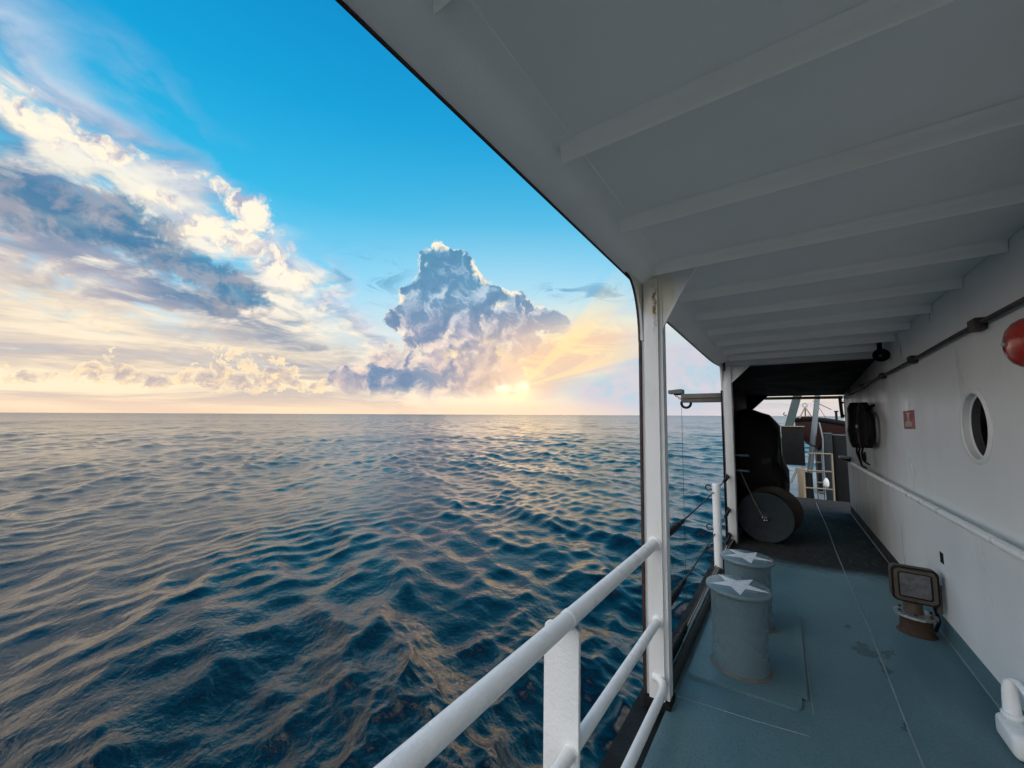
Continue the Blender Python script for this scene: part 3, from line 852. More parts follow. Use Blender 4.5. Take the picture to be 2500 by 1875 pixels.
# near railing
L0 = (-0.70, 1.33, 0.0)
rl = thing('deck_railing', 'white tubular railing with three rails in the foreground', 'railing', L0)
add = under(rl, L0)
def rail_path(x, z, y0, y1, step=0.35):
    n = max(2, int((y1 - y0) / step))
    return [(x, y0 + (y1 - y0) * k / n, z) for k in range(n + 1)]
add('top_rail', tube(BM(), rail_path(-0.67, 0.898, -1.2, 2.45), 0.030, 24), M['rail'], 60)
add('middle_rail', tube(BM(), rail_path(-0.66, 0.462, -1.2, 2.45), 0.0235, 20), M['rail'], 60)
low = rail_path(-0.612, 0.145, -1.2, 2.33) + [(-0.614, 2.375, 0.146), (-0.624, 2.41, 0.148), (-0.642, 2.435, 0.15), (-0.665, 2.447, 0.152), (-0.69, 2.45, 0.153)]
add('lower_rail', tube(BM(), low, 0.0225, 20), M['rail'], 60)
for y in (1.33, -0.55):
    pts = [(-0.768, -0.30)] + [(-0.628, -0.30)] + arc(-0.655, 0.845, 0.027, 0, 90, 6) + arc(-0.741, 0.845, 0.027, 90, 180, 6)
    bm = prism(BM(), pts, 'y', y - 0.008, y + 0.008)
    bmesh.ops.bevel(bm, geom=[e for e in bm.edges if abs(e.verts[0].co.y - e.verts[1].co.y) < 0.001], offset=0.003, segments=2, affect='EDGES')
    st = add('stanchion', bm, M['rail'], 40)
    for z, x, r in ((0.462, -0.66, 0.0235), (0.898, -0.67, 0.030)):
        o = finish('weld_collar', lathe(BM(), [(r + 0.0005, -0.014), (r + 0.0028, -0.010), (r + 0.0012, 0.0), (r + 0.0028, 0.010), (r + 0.0005, 0.014)], 20, ROTY(x, y, z)), M['rail'], st, 60)
for z, x, r in ((0.898, -0.67, 0.030), (0.462, -0.66, 0.0235)):
    add('weld_collar', lathe(BM(), [(r + 0.012, -0.004), (r + 0.009, 0.004), (r + 0.001, 0.012)], 20, ROTY(x, 2.441, z)), M['rail'], 60)

# edge pipe along the deck
pts = [(-0.658, 2.585 + 0.15 * k, 0.045 + 0.002 * math.sin(k * 1.3)) for k in range(25)]
tag(finish('edge_pipe', tube(BM(), pts, 0.042, 16), M['blackgloss'], None, 60), 'glossy black pipe running along the deck edge behind the pillar', 'pipe')

# tensioned lifelines with turnbuckles
def lifeline(z0, z1, label, cat='wire'):
    L = (-0.685, 2.57, z0)
    t = thing('lifeline', label, cat, L, 'lifelines between pillar and portal frame')
    a = under(t, L)
    f = lambda y: z0 + (z1 - z0) * (y - 2.57) / (6.25 - 2.57) - 0.02 * math.sin(math.pi * (y - 2.57) / 3.68)
    a('wire', tube(BM(), [(-0.685, y, f(y)) for y in [3.3 + 0.25 * k for k in range(11)]], 0.0065, 8), M['wire'], 60)
    a('turnbuckle', tube(BM(), [(-0.685, y, f(y)) for y in (2.62, 2.72, 2.74, 3.10, 3.12, 3.26, 3.36)], [0.010, 0.012, 0.022, 0.024, 0.014, 0.019, 0.007], 10), M['black'], 60)
    a('eye_pin', torus_arc(BM(), (-0.685, 2.595, f(2.6)), 0.020, 0.007, 0, 360, 'yz', 16, 6), M['black'], 60)
    a('split_pin', tube(BM(), [(-0.72, 3.11, f(3.1) + 0.012), (-0.685, 3.11, f(3.1) + 0.022), (-0.65, 3.11, f(3.1) + 0.014)], 0.004, 6), M['black'], 60)
    a('clevis', tube(BM(), [(-0.685, y, f(y)) for y in (5.75, 5.80, 5.98, 6.02, 6.12, 6.25)], [0.006, 0.020, 0.022, 0.012, 0.022, 0.020], 10), M['black'], 60)
    a('shackle', torus_arc(BM(), (-0.70, 6.235, f(6.2) + 0.01), 0.024, 0.008, 0, 360, 'yz', 16, 6), M['black'], 60)
    return t
lifeline(0.870, 0.905, 'upper dark wire lifeline with turnbuckle behind the pillar')
lifeline(0.425, 0.455, 'middle dark wire lifeline with turnbuckle behind the pillar')
lifeline(0.105, 0.115, 'lowest dark wire lifeline just above the deck edge pipe')

# short white post
L0 = (-0.655, 4.9, 0.0)
t = thing('lifeline_post', 'short white round post standing behind the two grey bollards', 'post', L0)
a = under(t, L0)
a('shaft', lathe(BM(), [(0.042, 0.0), (0.042, 0.95), (0.040, 0.962), (0.034, 0.968)], 24, Matrix.Translation((-0.66, 4.9, 0))), M['rail'], 50)
for z in (0.90, 0.475, 0.13):
    a('hook', torus_arc(BM(), (-0.735, 4.87, z + 0.02), 0.028, 0.006, 30, 300, 'xz', 18, 8), M['black'], 60)
    a('stem', tube(BM(), [(-0.70, 4.875, z), (-0.715, 4.87, z - 0.002), (-0.728, 4.87, z - 0.006)], 0.006, 8), M['black'], 60)

# bollards with painted stars
star = []
for k in range(10):
    rr_ = 0.182 if k % 2 == 0 else 0.070
    ang = R(-8 + 36 * k)
    star.append((rr_ * math.cos(ang), rr_ * math.sin(ang)))
def bollard(x, y, label, turn):
    t = thing('mooring_bollard', label, 'bollard', (x, y, 0.0165), 'pair of mooring bollards with stars')
    prof = [(0.164, 0.0), (0.165, 0.014), (0.165, 0.47), (0.168, 0.478)]
    finish('weld_ring', lathe(BM(), [(0.1655, 0.0005), (0.179, 0.0006), (0.174, 0.009), (0.1657, 0.015)], 56, caps=False), M['galv'], t, 60)
    finish('barrel', lathe(BM(), prof, 56), M['grey'], t, 50)
    cap = finish('cap', lathe(BM(), [(0.160, 0.477), (0.180, 0.4785), (0.190, 0.484), (0.194, 0.493), (0.194, 0.503), (0.190, 0.511), (0.182, 0.515), (0.10, 0.5155), (0.02, 0.516)], 56), M['grey'], t, 50)
    s = finish('painted_star', prism(BM(), [(math.cos(turn) * p[0] - math.sin(turn) * p[1], math.sin(turn) * p[0] + math.cos(turn) * p[1]) for p in star], 'z', 0.5162, 0.5185), M['star'], cap)
    s['label'] = 'worn white five-pointed star painted on the cap'
bollard(-0.312, 3.14, 'nearer grey steel bollard with white star on its cap', R(0))
bollard(-0.310, 3.86, 'farther grey steel bollard with white star, beside the short white post', R(4))

# wall handrail
L0 = (0.90, 3.6, 1.0)
t = thing('wall_handrail', 'long white tubular handrail bracketed to the deckhouse wall', 'handrail', L0)
a = under(t, L0)
a('rail', tube(BM(), rail_path(0.878, 1.027, -1.5, 8.62, 0.6), 0.0235, 16), M['rail'], 60)
for y in (8.3, 7.2, 6.06, 4.87, 3.62, 2.4):
    a('bracket', prism(BM(), [(0.87, 1.010), (0.954, 0.962), (0.954, 0.985), (0.895, 1.016)], 'y', y - 0.035, y + 0.035), M['rail'])

# electric conduit along the top of the wall
L0 = (0.93, 3.3, 2.2)
t = thing('cable_conduit', 'dark brown cable conduit with junction boxes running along the wall top', 'conduit', L0)
a = under(t, L0)
a('pipe', tube(BM(), [(0.928, y, 2.213 + 0.004 * math.sin(y * 2.2)) for y in [-1.5 + 0.4 * k for k in range(28)]], 0.0135, 12), M['conduit'], 60)
for y, s in ((2.05, 0.03), (3.32, 0.034), (4.72, 0.032), (6.0, 0.03), (7.4, 0.03), (8.7, 0.028)):
    bm = BM(); box(bm, 0.902, 0.953, y - s * 1.6, y + s * 1.6, 2.213 - s, 2.213 + s, 0.006)
    a('junction_box', bm, M['conduit'], 40)

# red alarm bell at the right edge
L0 = (0.95, 2.74, 2.0)
t = thing('alarm_bell', 'glossy red domed alarm bell high on the wall at the right edge', 'bell', L0)
a = under(t, L0)
a('dome', lathe(BM(), [(0.112, 0.020), (0.117, 0.026), (0.117, 0.040), (0.110, 0.062), (0.094, 0.084), (0.068, 0.100), (0.036, 0.109), (0.010, 0.111)], 48, ROTX(XW, 2.74, 2.005)), M['red'], 50)
a('back_plate', lathe(BM(), [(0.080, 0.0), (0.080, 0.020)], 32, ROTX(XW - 0.001, 2.74, 2.005)), M['black'], 50)
a('bolt', lathe(BM(), [(0.013, 0.108), (0.013, 0.118), (0.008, 0.121)], 12, ROTX(XW, 2.74, 2.005)), M['steel'], 50)

# red safety notice
sg = BM(); box(sg, XW - 0.004, XW - 0.0005, 4.945, 5.33, 1.613, 1.786)
sgn = tag(finish('safety_sign', sg, M['signred']), 'small red safety notice with cream pictogram on the wall left of the porthole', 'sign')
def mark(name, pts):
    finish(name, prism(BM(), pts, 'x', XW - 0.0065, XW - 0.0042), M['signwhite'], sgn)
mark('pictogram_stem', [(5.115, 1.712), (5.155, 1.712), (5.165, 1.755), (5.105, 1.755)])
mark('pictogram_bar', [(5.03, 1.757), (5.21, 1.757), (5.21, 1.764), (5.03, 1.764)])
mark('pictogram_foot', [(5.10, 1.694), (5.17, 1.694), (5.17, 1.704), (5.10, 1.704)])
mark('text_panel', [(5.04, 1.638), (5.255, 1.638), (5.255, 1.680), (5.205, 1.680), (5.205, 1.686), (5.09, 1.686), (5.09, 1.680), (5.04, 1.680)])
for k in range(3):
    z = 1.671 - 0.011 * k
    finish('text_line', prism(BM(), [(5.07, z), (5.225 - 0.02 * (k == 2), z), (5.225 - 0.02 * (k == 2), z - 0.004), (5.07, z - 0.004)], 'x', XW - 0.0085, XW - 0.0068), M['signred'], sgn)

# deck floodlight on its pedestal
L0 = (0.79, 4.5, 0.0)
t = thing('deck_floodlight', 'square weathered brown floodlight on a rusty round pedestal by the wall', 'floodlight', L0)
a = under(t, L0)
def rrect(cx, cz, w, h, r, n=6):
    return arc(cx + w - r, cz + h - r, r, 0, 90, n) + arc(cx - w + r, cz + h - r, r, 90, 180, n) + arc(cx - w + r, cz - h + r, r, 180, 270, n) + arc(cx + w - r, cz - h + r, r, 270, 360, n)
HX, HZ = 0.782, 0.380
bm = BM(); rows = []
for w, h, r, y in ((0.085, 0.085, 0.03, 4.605), (0.118, 0.118, 0.035, 4.585), (0.138, 0.132, 0.040, 4.53), (0.140, 0.134, 0.042, 4.462), (0.136, 0.130, 0.040, 4.452)):
    rows.append([bm.verts.new((p[0], y, p[1])) for p in rrect(HX, HZ, w, h, r)])
for p_, c_ in zip(rows, rows[1:]):
    for k in range(len(p_)):
        bm.faces.new((p_[k], p_[(k + 1) % len(p_)], c_[(k + 1) % len(p_)], c_[k]))
bm.faces.new(rows[0]); bm.faces.new(rows[-1][::-1])
a('housing', bm, M['bronze'], 50)
def frame_ring(w0, r0, w1, r1, y0, y1, h0=None, h1=None):
    bm = BM()
    o_ = rrect(HX, HZ, w0, h0 or w0, r0); i_ = rrect(HX, HZ, w1, h1 or w1, r1)
    A = [[bm.verts.new((p[0], y, p[1])) for p in ps] for ps, y in ((o_, y0), (o_, y1), (i_, y1), (i_, y0))]
    for q_ in range(4):
        u_, v_ = A[q_], A[(q_ + 1) % 4]
        for k in range(len(u_)):
            bm.faces.new((u_[k], u_[(k + 1) % len(u_)], v_[(k + 1) % len(u_)], v_[k]))
    return bm
a('gasket', frame_ring(0.134, 0.040, 0.120, 0.034, 4.451, 4.447), M['black'], 40)
bez = a('bezel', frame_ring(0.121, 0.034, 0.098, 0.022, 4.4515, 4.438), M['bronze'], 40)
a('inner_gasket', frame_ring(0.099, 0.022, 0.088, 0.012, 4.4515, 4.444), M['black'], 40)
bm = BM(); box(bm, HX - 0.089, HX + 0.089, 4.4475, 4.452, HZ - 0.089, HZ + 0.089)
a('lens', bm, M['lens'])
a('neck', lathe(BM(), [(0.062, 0.0), (0.058, 0.02), (0.055, 0.10)], 28, Matrix.Translation((0.775, 4.53, 0.155))), M['bronze'], 50)
a('flange', lathe(BM(), [(0.115, 0.0), (0.128, 0.006), (0.128, 0.022), (0.118, 0.030), (0.07, 0.034)], 40, Matrix.Translation((0.785, 4.53, 0.125))), M['steel'], 50)
a('pedestal', lathe(BM(), [(0.118, 0.0), (0.108, 0.012), (0.098, 0.03), (0.094, 0.100), (0.104, 0.124)], 40, Matrix.Translation((0.785, 4.53, 0.0005))), M['rusty'], 50)
for k in range(6):
    an = R(60 * k + 20)
    a('bolt', lathe(BM(), [(0.011, 0), (0.011, 0.010), (0.007, 0.013)], 6, Matrix.Translation((0.785 + 0.102 * math.cos(an), 4.53 + 0.102 * math.sin(an), 0.156))), M['rusty'])
a('yoke', prism(BM(), [(0.905, 0.19), (0.935, 0.19), (0.940, 0.40), (0.925, 0.40)], 'y', 4.50, 4.53), M['bronze'])
a('supply_cable', tube(BM(), [(0.86, 4.60, 0.30), (0.915, 4.63, 0.20), (0.93, 4.60, 0.10), (0.90, 4.58, 0.02)], 0.012, 10), M['black'], 60)

# thickly painted white pipe fitting in the corner
L0 = (0.89, 3.2, 0.0)
t = thing('pipe_fitting', 'lumpy white painted pipe fitting at the foot of the wall, bottom right', 'pipe fitting', L0)
a = under(t, L0)
bm = BM(); box(bm, 0.845, 0.953, 3.10, 3.34, 0.004, 0.125, 0.034, 4)
a('valve_body', bm, M['rail'], 60)
a('riser', tube(BM(), [(0.905, 3.29, 0.10), (0.905, 3.30, 0.15), (0.906, 3.31, 0.20), (0.908, 3.315, 0.25), (0.912, 3.315, 0.285), (0.920, 3.315, 0.300)], [0.036, 0.034, 0.031, 0.029, 0.024, 0.010], 16), M['rail'], 60)
a('handle', tube(BM(), [(0.915, 3.31, 0.30), (0.926, 3.27, 0.312), (0.934, 3.20, 0.285), (0.938, 3.14, 0.22), (0.938, 3.11, 0.12)], [0.012, 0.015, 0.015, 0.015, 0.016], 12), M['rail'], 60)
a('collar', lathe(BM(), [(0.040, 0.0), (0.044, 0.006), (0.044, 0.016), (0.037, 0.022)], 20, Matrix.Translation((0.905, 3.293, 0.125))), M['rail'], 50)

# loudspeaker under the far roof beams
L0 = (0.88, 5.66, 2.6)
t = thing('loudspeaker', 'small dark round loudspeaker hung under the roof by the wall', 'loudspeaker', L0)
a = under(t, L0)
a('horn', lathe(BM(), [(0.030, -0.10), (0.050, -0.06), (0.066, -0.02), (0.072, 0.0), (0.066, 0.002), (0.050, -0.03), (0.016, -0.04)], 28, ROTY(0.878, 5.66, 2.405)), M['dark'], 50)
a('dust_cap', lathe(BM(), [(0.016, -0.045), (0.014, -0.03), (0.006, -0.025)], 14, ROTY(0.878, 5.66, 2.405)), M['galv'], 50)
bm = BM(); box(bm, 0.858, 0.898, 5.70, 5.73, 2.44, 2.563, 0.004)
a('hanger', bm, M['dark'], 40)

# dark bundle of gear hanging on the far wall
L0 = (0.86, 7.2, 1.1)
t = thing('hanging_gear', 'black bundle of hoses and gear hanging on the wall before the passage end', 'gear', L0)
a = under(t, L0)
rng2 = random.Random(3)
def lump(cx, cy, z0, z1, rx, ry, seed):
    bm = BM(); rg = random.Random(seed); rows = []
    for k in range(9):
        f = k / 8
        s = math.sin(math.pi * (0.12 + 0.80 * f)) ** 0.45
        s *= 0.9 + 0.2 * rg.random()
        z = z0 + (z1 - z0) * f
        rows.append([bm.verts.new((cx + rx * s * math.cos(R(30 * j)) * (0.92 + .16 * rg.random()), cy + ry * s * math.sin(R(30 * j)) * (0.92 + .16 * rg.random()), z)) for j in range(12)])
    for p_, c_ in zip(rows, rows[1:]):
        for j in range(12):
            bm.faces.new((p_[j], p_[(j + 1) % 12], c_[(j + 1) % 12], c_[j]))
    bm.faces.new(rows[0][::-1]); bm.faces.new(rows[-1])
    bmesh.ops.subdivide_edges(bm, edges=bm.edges, cuts=1, smooth=0.6, use_grid_fill=True)
    return bm
a('bag', lump(0.835, 7.45, 1.34, 1.985, 0.105, 0.20, 1), M['tarp'], 70)
a('bag', lump(0.865, 6.95, 1.36, 1.96, 0.085, 0.20, 2), M['tarp'], 70)
a('hose_coil', torus_arc(BM(), (0.875, 6.72, 1.62), 0.20, 0.035, 0, 360, 'yz', 28, 10), M['black'], 60)
a('clip', prism(BM(), [(6.79, 1.62), (6.84, 1.62), (6.84, 1.66), (6.79, 1.66)], 'x', 0.762, 0.776), M['cream'])
for y0, y1, zz in ((7.45, 7.30, 1.10), (7.15, 7.30, 1.10), (6.9, 7.05, 1.17)):
    a('strap', tube(BM(), [(0.83, y0, 1.38), (0.82, (y0 * 2 + y1) / 3 + 0.05, 1.28), (0.83, (y0 + 2 * y1) / 3, 1.20), (0.85, y1, zz), (0.90, y1 + 0.02, zz - 0.04)], 0.012, 8), M['black'], 60)
a('strap_loop', torus_arc(BM(), (0.84, 6.92, 1.24), 0.06, 0.010, 0, 360, 'yz', 18, 8), M['black'], 60)
bm = BM(); box(bm, 0.935, 0.954, 6.75, 7.6, 1.90, 1.93)
a('hook_rail', bm, M['dark'])

# drain pipe and small ledge at the far end of the wall
L0 = (0.91, 9.97, 1.8)
t = thing('bracket_pipe', 'short brown pipe bracketed to the far corner of the wall', 'pipe', L0)
a = under(t, L0)
a('pipe', tube(BM(), [(0.905, 9.99, 2.26), (0.912, 9.99, 2.05), (0.925, 9.99, 1.82)], 0.028, 12), M['rusty'], 60)
for z in (1.86, 2.12):
    bm = BM(); box(bm, 0.90, 0.985, 9.965, 9.985, z - 0.018, z + 0.018)
    a('clamp', bm, M['black'])
L0 = (0.88, 9.6, 1.0)
t = thing('wall_ledge', 'small cream ledge bracket jutting from the end of the wall', 'ledge', L0)
a = under(t, L0)
bm = BM(); box(bm, 0.80, 0.953, 9.45, 9.75, 1.055, 1.095, 0.006)
a('shelf', bm, M['cream'], 40)
a('bracket', prism(BM(), [(0.82, 1.054), (0.953, 1.054), (0.953, 1.0), (0.93, 1.0)], 'y', 9.52, 9.60), M['dark'])

# ------------------------------------------------------------------ inside the passage
# cable reel
L0 = (-0.29, 6.7, 0.0)
t = thing('cable_reel', 'large slate round cable reel standing at the dark passage mouth', 'reel', L0)
a = under(t, L0)
RZ = 0.345
fl = a('front_flange', lathe(BM(), [(0.335, -0.012), (0.343, -0.004), (0.343, 0.006), (0.335, 0.012), (0.300, 0.010), (0.285, 0.006), (0.07, 0.006)], 64, ROTY(-0.29, 6.62, RZ)), M['reel'], 40)
a('back_flange', lathe(BM(), [(0.350, -0.012), (0.360, 0.0), (0.350, 0.012)], 64, ROTY(-0.20, 7.16, 0.362)), M['reelback'], 40)
a('drum', lathe(BM(), [(0.20, -0.52), (0.245, -0.50), (0.25, -0.26), (0.245, -0.02), (0.20, -0.012)], 48, ROTY(-0.27, 6.635, 0.35)), M['rope'], 50)
for k in range(9):
    a('cable_turn', torus_arc(BM(), (-0.27, 6.67 + 0.052 * k, 0.35), 0.262, 0.024, 0, 360, 'xz', 36, 8), M['black'], 60)
hub = a('hub', lathe(BM(), [(0.072, 0.005), (0.070, 0.018), (0.045, 0.026), (0.02, 0.028)], 28, ROTY(-0.29, 6.62, RZ)), M['reel'], 50)
for dx, dz in ((-0.022, 0.018), (0.02, 0.022), (0.0, -0.02), (0.028, -0.012)):
    a('bolt', lathe(BM(), [(0.012, 0.02), (0.012, 0.036), (0.006, 0.040)], 8, ROTY(-0.295 + dx, 6.62, RZ - 0.02 + dz)), M['steel'], 50)
ln = thing('tie_line', 'thin slack line tied from the blue bracket down to the reel hub', 'rope', (-0.29, 6.57, 0.36))
under(ln, (-0.29, 6.57, 0.36))('line', tube(BM(), [(-0.555, 6.50, 0.965), (-0.49, 6.53, 0.78), (-0.42, 6.55, 0.60), (-0.345, 6.565, 0.43), (-0.302, 6.572, 0.350)], 0.008, 8), M['rope'], 60)
under(ln, (-0.29, 6.57, 0.36))('knot', tube(BM(), [(-0.315, 6.565, 0.375), (-0.30, 6.56, 0.352), (-0.285, 6.565, 0.33)], [0.012, 0.018, 0.010], 8), M['rope'], 60)
L0 = (-0.55, 6.46, 0.94)
t = thing('blue_bracket', 'blue painted steel cradle bracket on the portal frame post', 'bracket', L0)
a = under(t, L0)
for z in (1.20, 0.985):
    bm = BM(); box(bm, -0.64, -0.445, 6.425, 6.50, z - 0.014, z + 0.014, 0.004)
    a('arm', bm, M['bluebr'], 40)
bm = BM(); box(bm, -0.652, -0.628, 6.425, 6.50, 0.93, 1.214, 0.004)
a('back_plate', bm, M['bluebr'], 40)

# tarpaulin-covered gear
bm = BM(); rows = []
prof = [(-0.655, 0.0), (-0.655, 1.0), (-0.655, 1.90), (-0.56, 1.93), (-0.44, 1.90), (-0.32, 1.85), (-0.22, 1.81), (-0.13, 1.72), (-0.075, 1.63), (-0.07, 1.40), (-0.085, 1.15), (-0.03, 1.02), (0.014, 0.90), (0.01, 0.65), (-0.005, 0.40), (-0.01, 0.0)]
rg = random.Random(5)
for y, sx, sz in ((7.36, 0.80, 0.80), (7.46, 0.92, 0.93), (7.7, 0.97, 0.98), (8.0, 1.0, 1.0), (8.3, 0.99, 0.995), (8.7, 0.97, 0.97), (9.0, 0.9, 0.9), (9.1, 0.75, 0.8)):
    rows.append([bm.verts.new((-0.655 + (x + 0.655) * sx + 0.02 * (rg.random() - .5), y + 0.05 * (rg.random() - .5), max(0.003, z * sz + (0.025 * (rg.random() - .5) if z > 0 else 0)))) for x, z in prof])
for p_, c_ in zip(rows, rows[1:]):
    for k in range(len(p_) - 1):
        bm.faces.new((p_[k], p_[k + 1], c_[k + 1], c_[k]))
bm.faces.new(rows[0]); bm.faces.new(rows[-1][::-1])
bmesh.ops.subdivide_edges(bm, edges=bm.edges, cuts=2, smooth=0.5, use_grid_fill=True)
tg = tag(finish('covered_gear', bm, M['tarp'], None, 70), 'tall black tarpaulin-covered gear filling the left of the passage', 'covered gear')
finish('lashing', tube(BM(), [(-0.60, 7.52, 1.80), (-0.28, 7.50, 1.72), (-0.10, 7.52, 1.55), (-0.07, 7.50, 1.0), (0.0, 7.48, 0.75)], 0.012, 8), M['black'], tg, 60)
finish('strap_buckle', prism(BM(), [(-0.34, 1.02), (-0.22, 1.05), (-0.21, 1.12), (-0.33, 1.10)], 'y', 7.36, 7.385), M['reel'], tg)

# ------------------------------------------------------------------ davit beam outboard
L0 = (-0.9, 6.33, 1.95)
t = thing('davit_beam', 'weathered grey davit beam with ring, jutting out over the sea', 'davit', L0)
a = under(t, L0)
bm = BM(); box(bm, -1.285, -0.747, 6.27, 6.37, 1.957, 2.088, 0.006)
bm_ = a('beam', bm, M['galv'], 40)
bm = BM(); box(bm, -1.283, -0.75, 6.262, 6.2695, 2.012, 2.024)
a('seam', bm, M['rusty'])
bm = prism(BM(), [(-1.465, 2.095), (-1.465, 2.145), (-1.29, 2.162), (-1.262, 2.158), (-1.262, 2.095)], 'y', 6.25, 6.42)
a('end_housing', bm, M['teal'])
bm = BM(); box(bm, -1.39, -1.275, 6.28, 6.36, 2.072, 2.094, 0.003)
a('housing_foot', bm, M['black'], 40)
a('ring', torus_arc(BM(), (-1.222, 6.32, 1.945), 0.066, 0.019, 0, 360, 'xz', 32, 10), M['black'], 60)
for k in range(4):
    f = k / 3.4
    a('chain_link', torus_arc(BM(), (-1.36 + 0.075 * f, 6.32, 2.062 - 0.062 * f), 0.013, 0.0045, 0, 360, 'xz' if k % 2 == 0 else 'xy', 12, 6), M['black'], 60)
a('fall_line', tube(BM(), [(-1.288, 6.32, 1.93), (-1.289, 6.32, 0.5), (-1.29, 6.325, -2.7)], 0.0028, 6), M['wire'], 60)

# ------------------------------------------------------------------ the aft deck seen through the passage
def cam_free(name, label, cat, loc): return thing(name, label, cat, loc)
L0 = (0.5, 11.38, 0.0)
t = thing('aft_guard_rail', 'low cream guard rail across the far end of the passage', 'railing', L0)
a = under(t, L0)
for z, x0 in ((1.025, 0.40), (0.628, 0.20), (0.235, 0.20)):
    a('rail', tube(BM(), [(x0, 11.38, z), (0.82, 11.38, z + 0.012)], 0.016, 10), M['cream'], 60)
a('post', tube(BM(), [(0.822, 11.38, 0.0), (0.826, 11.38, 1.045)], 0.018, 10), M['cream'], 60)
bm = BM(); box(bm, 0.178, 0.288, 11.365, 11.395, 0.0, 0.675, 0.004)
a('post', bm, M['cream'], 40)
for dx in (0.0, 0.03):
    a('brace', tube(BM(), [(0.175 + dx, 11.40, 0.67), (0.03 + dx, 11.45, 0.30)], 0.009, 8), M['cream'], 60)

L0 = (-0.2, 14, -0.35)
t = thing('gantry_leg', 'slanted dark teal steel gantry leg on the aft deck', 'gantry', L0)
a = under(t, L0)
d = 0.27
bm = BM(); bl = []
for z in (-0.35, 4.6):
    x = 0.09 + (z - 1.696) * d
    bl.append([bm.verts.new(p) for p in ((x - 0.105, 13.9, z), (x + 0.105, 13.9, z), (x + 0.105, 14.2, z), (x - 0.105, 14.2, z))])
for k in range(4):
    bm.faces.new((bl[0][k], bl[0][(k + 1) % 4], bl[1][(k + 1) % 4], bl[1][k]))
bm.faces.new(bl[0][::-1]); bm.faces.new(bl[1])
a('leg', bm, M['teal'])
a('hook', torus_arc(BM(), (0.01, 13.95, 2.01), 0.04, 0.012, 100, 330, 'xz', 14, 8), M['black'], 60)
bm = BM(); box(bm, -0.70, -0.20, 13.75, 14.35, -0.345, -0.30, 0.01)
a('foot_plate', bm, M['teal'], 40)

L0 = (0.36, 13.0, -0.35)
t = thing('crane_column', 'leaning round blue-grey column behind the aft guard rail', 'column', L0)
a = under(t, L0)
d = 0.245 / 1.95
cx_ = lambda z: 0.475 + (z - 0.47) * d
a('tube', tube(BM(), [(cx_(z), 13.0, z) for z in (-0.30, 0.5, 1.2, 2.4, 5.0)], 0.060, 24), M['bluegrey'], 60)
a('base_collar', lathe(BM(), [(0.12, -0.348), (0.11, -0.30), (0.09, -0.05), (0.088, 0.42), (0.07, 0.45)], 24, Matrix.Translation((0.44, 13.0, 0))), M['black'], 50)
a('band', tube(BM(), [(cx_(1.16) - 0.062, 12.96, 1.20), (cx_(1.15), 12.935, 1.165), (cx_(1.12) + 0.062, 12.96, 1.125)], 0.014, 8), M['black'], 60)

L0 = (1.3, 15.6, -0.35)
t = thing('workboat', 'dark red workboat stowed on the aft deck behind the column', 'boat', L0)
a = under(t, L0)
bm = BM(); rows = []
for f, hw, zk, zg in ((0.0, 0.03, 1.60, 1.86), (0.06, 0.22, 1.25, 1.89), (0.16, 0.45, 0.98, 1.90), (0.32, 0.62, 0.86, 1.84), (0.55, 0.68, 0.83, 1.72), (0.8, 0.66, 0.83, 1.60), (1.0, 0.60, 0.86, 1.54)):
    x = 0.26 + 2.5 * f
    zc = zk + (zg - zk) * 0.45
    rows.append([bm.verts.new(p) for p in ((x, 15.6 - hw, zg), (x, 15.6 - hw * 0.93, zc), (x, 15.6 - hw * 0.55, zk + (zg - zk) * 0.12), (x, 15.6, zk), (x, 15.6 + hw * 0.55, zk + (zg - zk) * 0.12), (x, 15.6 + hw * 0.93, zc), (x, 15.6 + hw, zg), (x, 15.6, zg + 0.03))])
for p_, c_ in zip(rows, rows[1:]):
    for k in range(8):
        bm.faces.new((p_[k], p_[(k + 1) % 8], c_[(k + 1) % 8], c_[k]))
bm.faces.new(rows[0]); bm.faces.new(rows[-1][::-1])
a('hull', bm, M['boatred'], 35)
for s in (-1, 1):
    pts = [(0.26 + 2.5 * f, 15.6 + s * hw, zg) for f, hw, zg in ((0.0, 0.05, 1.86), (0.06, 0.24, 1.89), (0.16, 0.47, 1.90), (0.32, 0.64, 1.84), (0.55, 0.70, 1.72), (0.8, 0.68, 1.60), (1.0, 0.62, 1.54))]
    a('collar', tube(BM(), pts, 0.075, 12), M['black'], 60)
bm = BM(); box(bm, 0.36, 0.62, 15.42, 15.75, 1.93, 1.99, 0.015)
a('bow_locker', bm, M['orange'], 40)
bm = BM(); box(bm, 0.60, 0.70, 15.45, 15.72, 1.93, 2.06, 0.015)
a('console', bm, M['rail'], 40)
for x in (0.75, 2.1):
    bm = BM(); box(bm, x, x + 0.1, 15.1, 16.1, -0.348, 0.92, 0.01)
    a('cradle', bm, M['black'], 40)

L0 = (0.53, 15.3, 1.93)
t = thing('tripod_mast', 'small cream tripod with round fairlead on the bow of the workboat', 'tripod', L0)
a = under(t, L0)
for x1, y1 in ((0.37, 15.2), (0.70, 15.2), (0.53, 15.55)):
    a('leg', tube(BM(), [(0.535, 15.3, 2.28), (x1, y1, 1.915)], 0.020, 8), M['cream'], 60)
a('fairlead', torus_arc(BM(), (0.53, 15.3, 2.33), 0.060, 0.014, 0, 360, 'xz', 20, 8), M['steel'], 60)

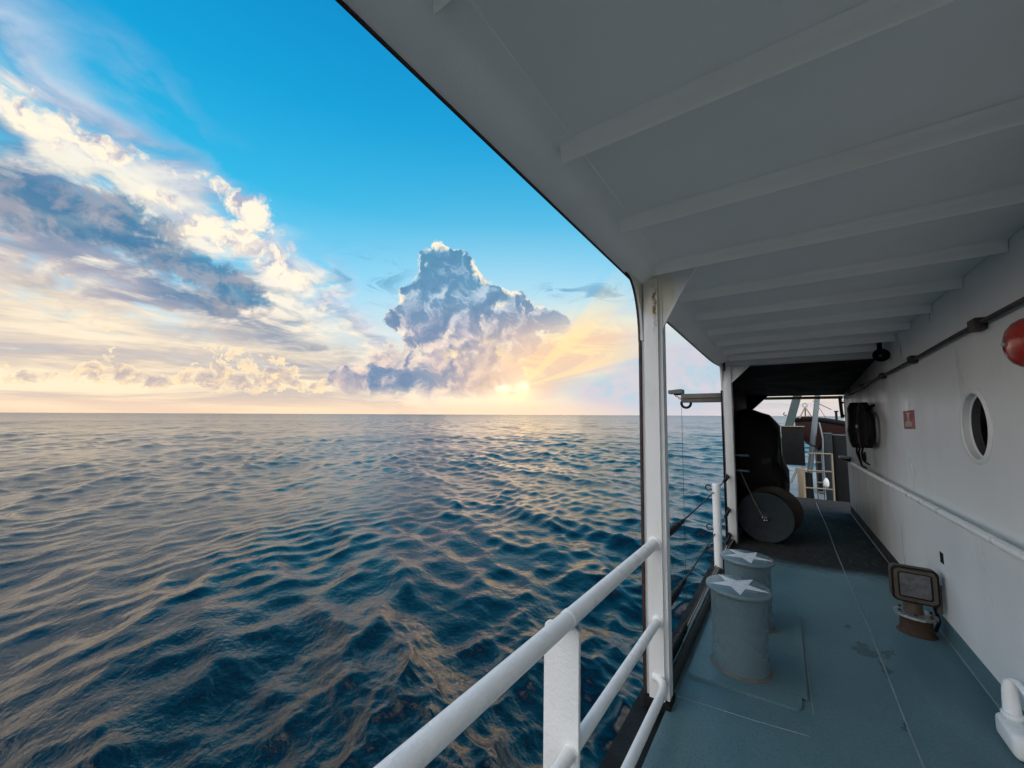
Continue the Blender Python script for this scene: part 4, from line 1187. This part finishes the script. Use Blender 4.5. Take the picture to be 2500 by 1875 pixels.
L0 = (0.14, 12.5, -0.35)
t = thing('winch_cabinet', 'black steel cabinet on legs left of the leaning column', 'cabinet', L0)
a = under(t, L0)
bm = BM(); box(bm, -0.10, 0.37, 12.3, 12.8, 0.665, 1.635, 0.01)
a('body', bm, M['black'], 40)
bm = BM(); box(bm, -0.12, 0.39, 12.28, 12.82, 1.637, 1.658, 0.004)
a('lid', bm, M['cream'], 40)
for x in (-0.08, 0.31):
    for y in (12.32, 12.74):
        bm = BM(); box(bm, x, x + 0.04, y, y + 0.04, -0.349, 0.664)
        a('leg', bm, M['cream'])

for x0, x1, z0, z1, y0, lab in ((0.79, 0.955, -0.349, 1.48, 12.75, 'taller narrow slate locker right of the leaning column'), (0.975, 1.30, -0.349, 1.44, 12.85, 'wide slate locker at the end of the deckhouse wall')):
    t = thing('deck_locker', lab, 'locker', ((x0 + x1) / 2, y0, z0), 'lockers on the aft deck')
    a = under(t, ((x0 + x1) / 2, y0, z0))
    bm = BM(); box(bm, x0, x1, y0, y0 + 0.4, z0, z1, 0.01)
    a('body', bm, M['black'] if x0 > 0.9 else M['reel'], 40)
    bm = BM(); box(bm, x0 - 0.008, x1 + 0.008, y0 - 0.008, y0 + 0.408, z1 + 0.001, z1 + 0.014, 0.003)
    a('lid', bm, M['bluegrey'], 40)

L0 = (0.73, 12.2, -0.35)
t = thing('hanging_hose', 'grey hose ending in a white float beside the column', 'hose', L0)
a = under(t, L0)
a('hose', tube(BM(), [(0.70, 12.5, 1.75), (0.712, 12.3, 1.60), (0.735, 12.2, 1.35), (0.722, 12.2, 1.06), (0.712, 12.2, 0.75), (0.722, 12.2, 0.40)], 0.016, 8), M['bluegrey'], 60)
a('float', lathe(BM(), [(0.015, 0.19), (0.045, 0.205), (0.056, 0.25), (0.055, 0.32), (0.04, 0.37), (0.015, 0.41)], 16, Matrix.Translation((0.75, 12.2, 0))), M['rail'], 60)

L0 = (0.66, 12.95, -0.35)
t = thing('step_ladder', 'short pale ladder between the column and the lockers', 'ladder', L0)
a = under(t, L0)
for x in (0.62, 0.755):
    a('rail', tube(BM(), [(x, 13.1, -0.345), (x, 13.1, 1.10)], 0.010, 8), M['galv'], 60)
for z in (-0.05, 0.20, 0.46, 0.72, 0.98):
    bm = BM(); box(bm, 0.622, 0.753, 13.06, 13.14, z - 0.014, z + 0.014)
    a('rung', bm, M['cream'])

L0 = (1.55, 17.0, -0.35)
t = thing('signal_mast', 'white lattice signal mast with black post on the far aft deck', 'mast', L0)
a = under(t, L0)
for x in (1.62, 1.78):
    a('upright', tube(BM(), [(x, 17.0, -0.345), (x, 17.0, 3.2)], 0.022, 8), M['rail'], 60)
for k in range(12):
    a('rung', tube(BM(), [(1.62, 17.0, 0.0 + 0.26 * k), (1.78, 17.0, 0.0 + 0.26 * k)], 0.014, 6), M['rail'], 60)
a('post', tube(BM(), [(1.41, 16.9, -0.345), (1.41, 16.9, 2.20)], 0.035, 8), M['black'], 60)
bm = BM(); box(bm, 1.36, 1.47, 16.85, 16.95, 2.17, 2.21)
a('post_cap', bm, M['black'])
a('stay', tube(BM(), [(0.80, 16.9, 2.56), (1.29, 16.9, 2.25)], 0.012, 6), M['black'], 60)
a('stay', tube(BM(), [(0.86, 16.9, 2.55), (1.30, 16.9, 1.60), (1.9, 16.9, 0.3)], 0.008, 6), M['black'], 60)

# ------------------------------------------------------------------ trim of the ship: bow-down lean about the camera's feet
TRIM = Matrix.Translation((0, 0, EYE)) @ Matrix.Rotation(-DIP, 4, 'X') @ Matrix.Translation((0, 0, -EYE))
for o in SHIP:
    if o.parent is None:
        o.matrix_basis = TRIM @ o.matrix_basis
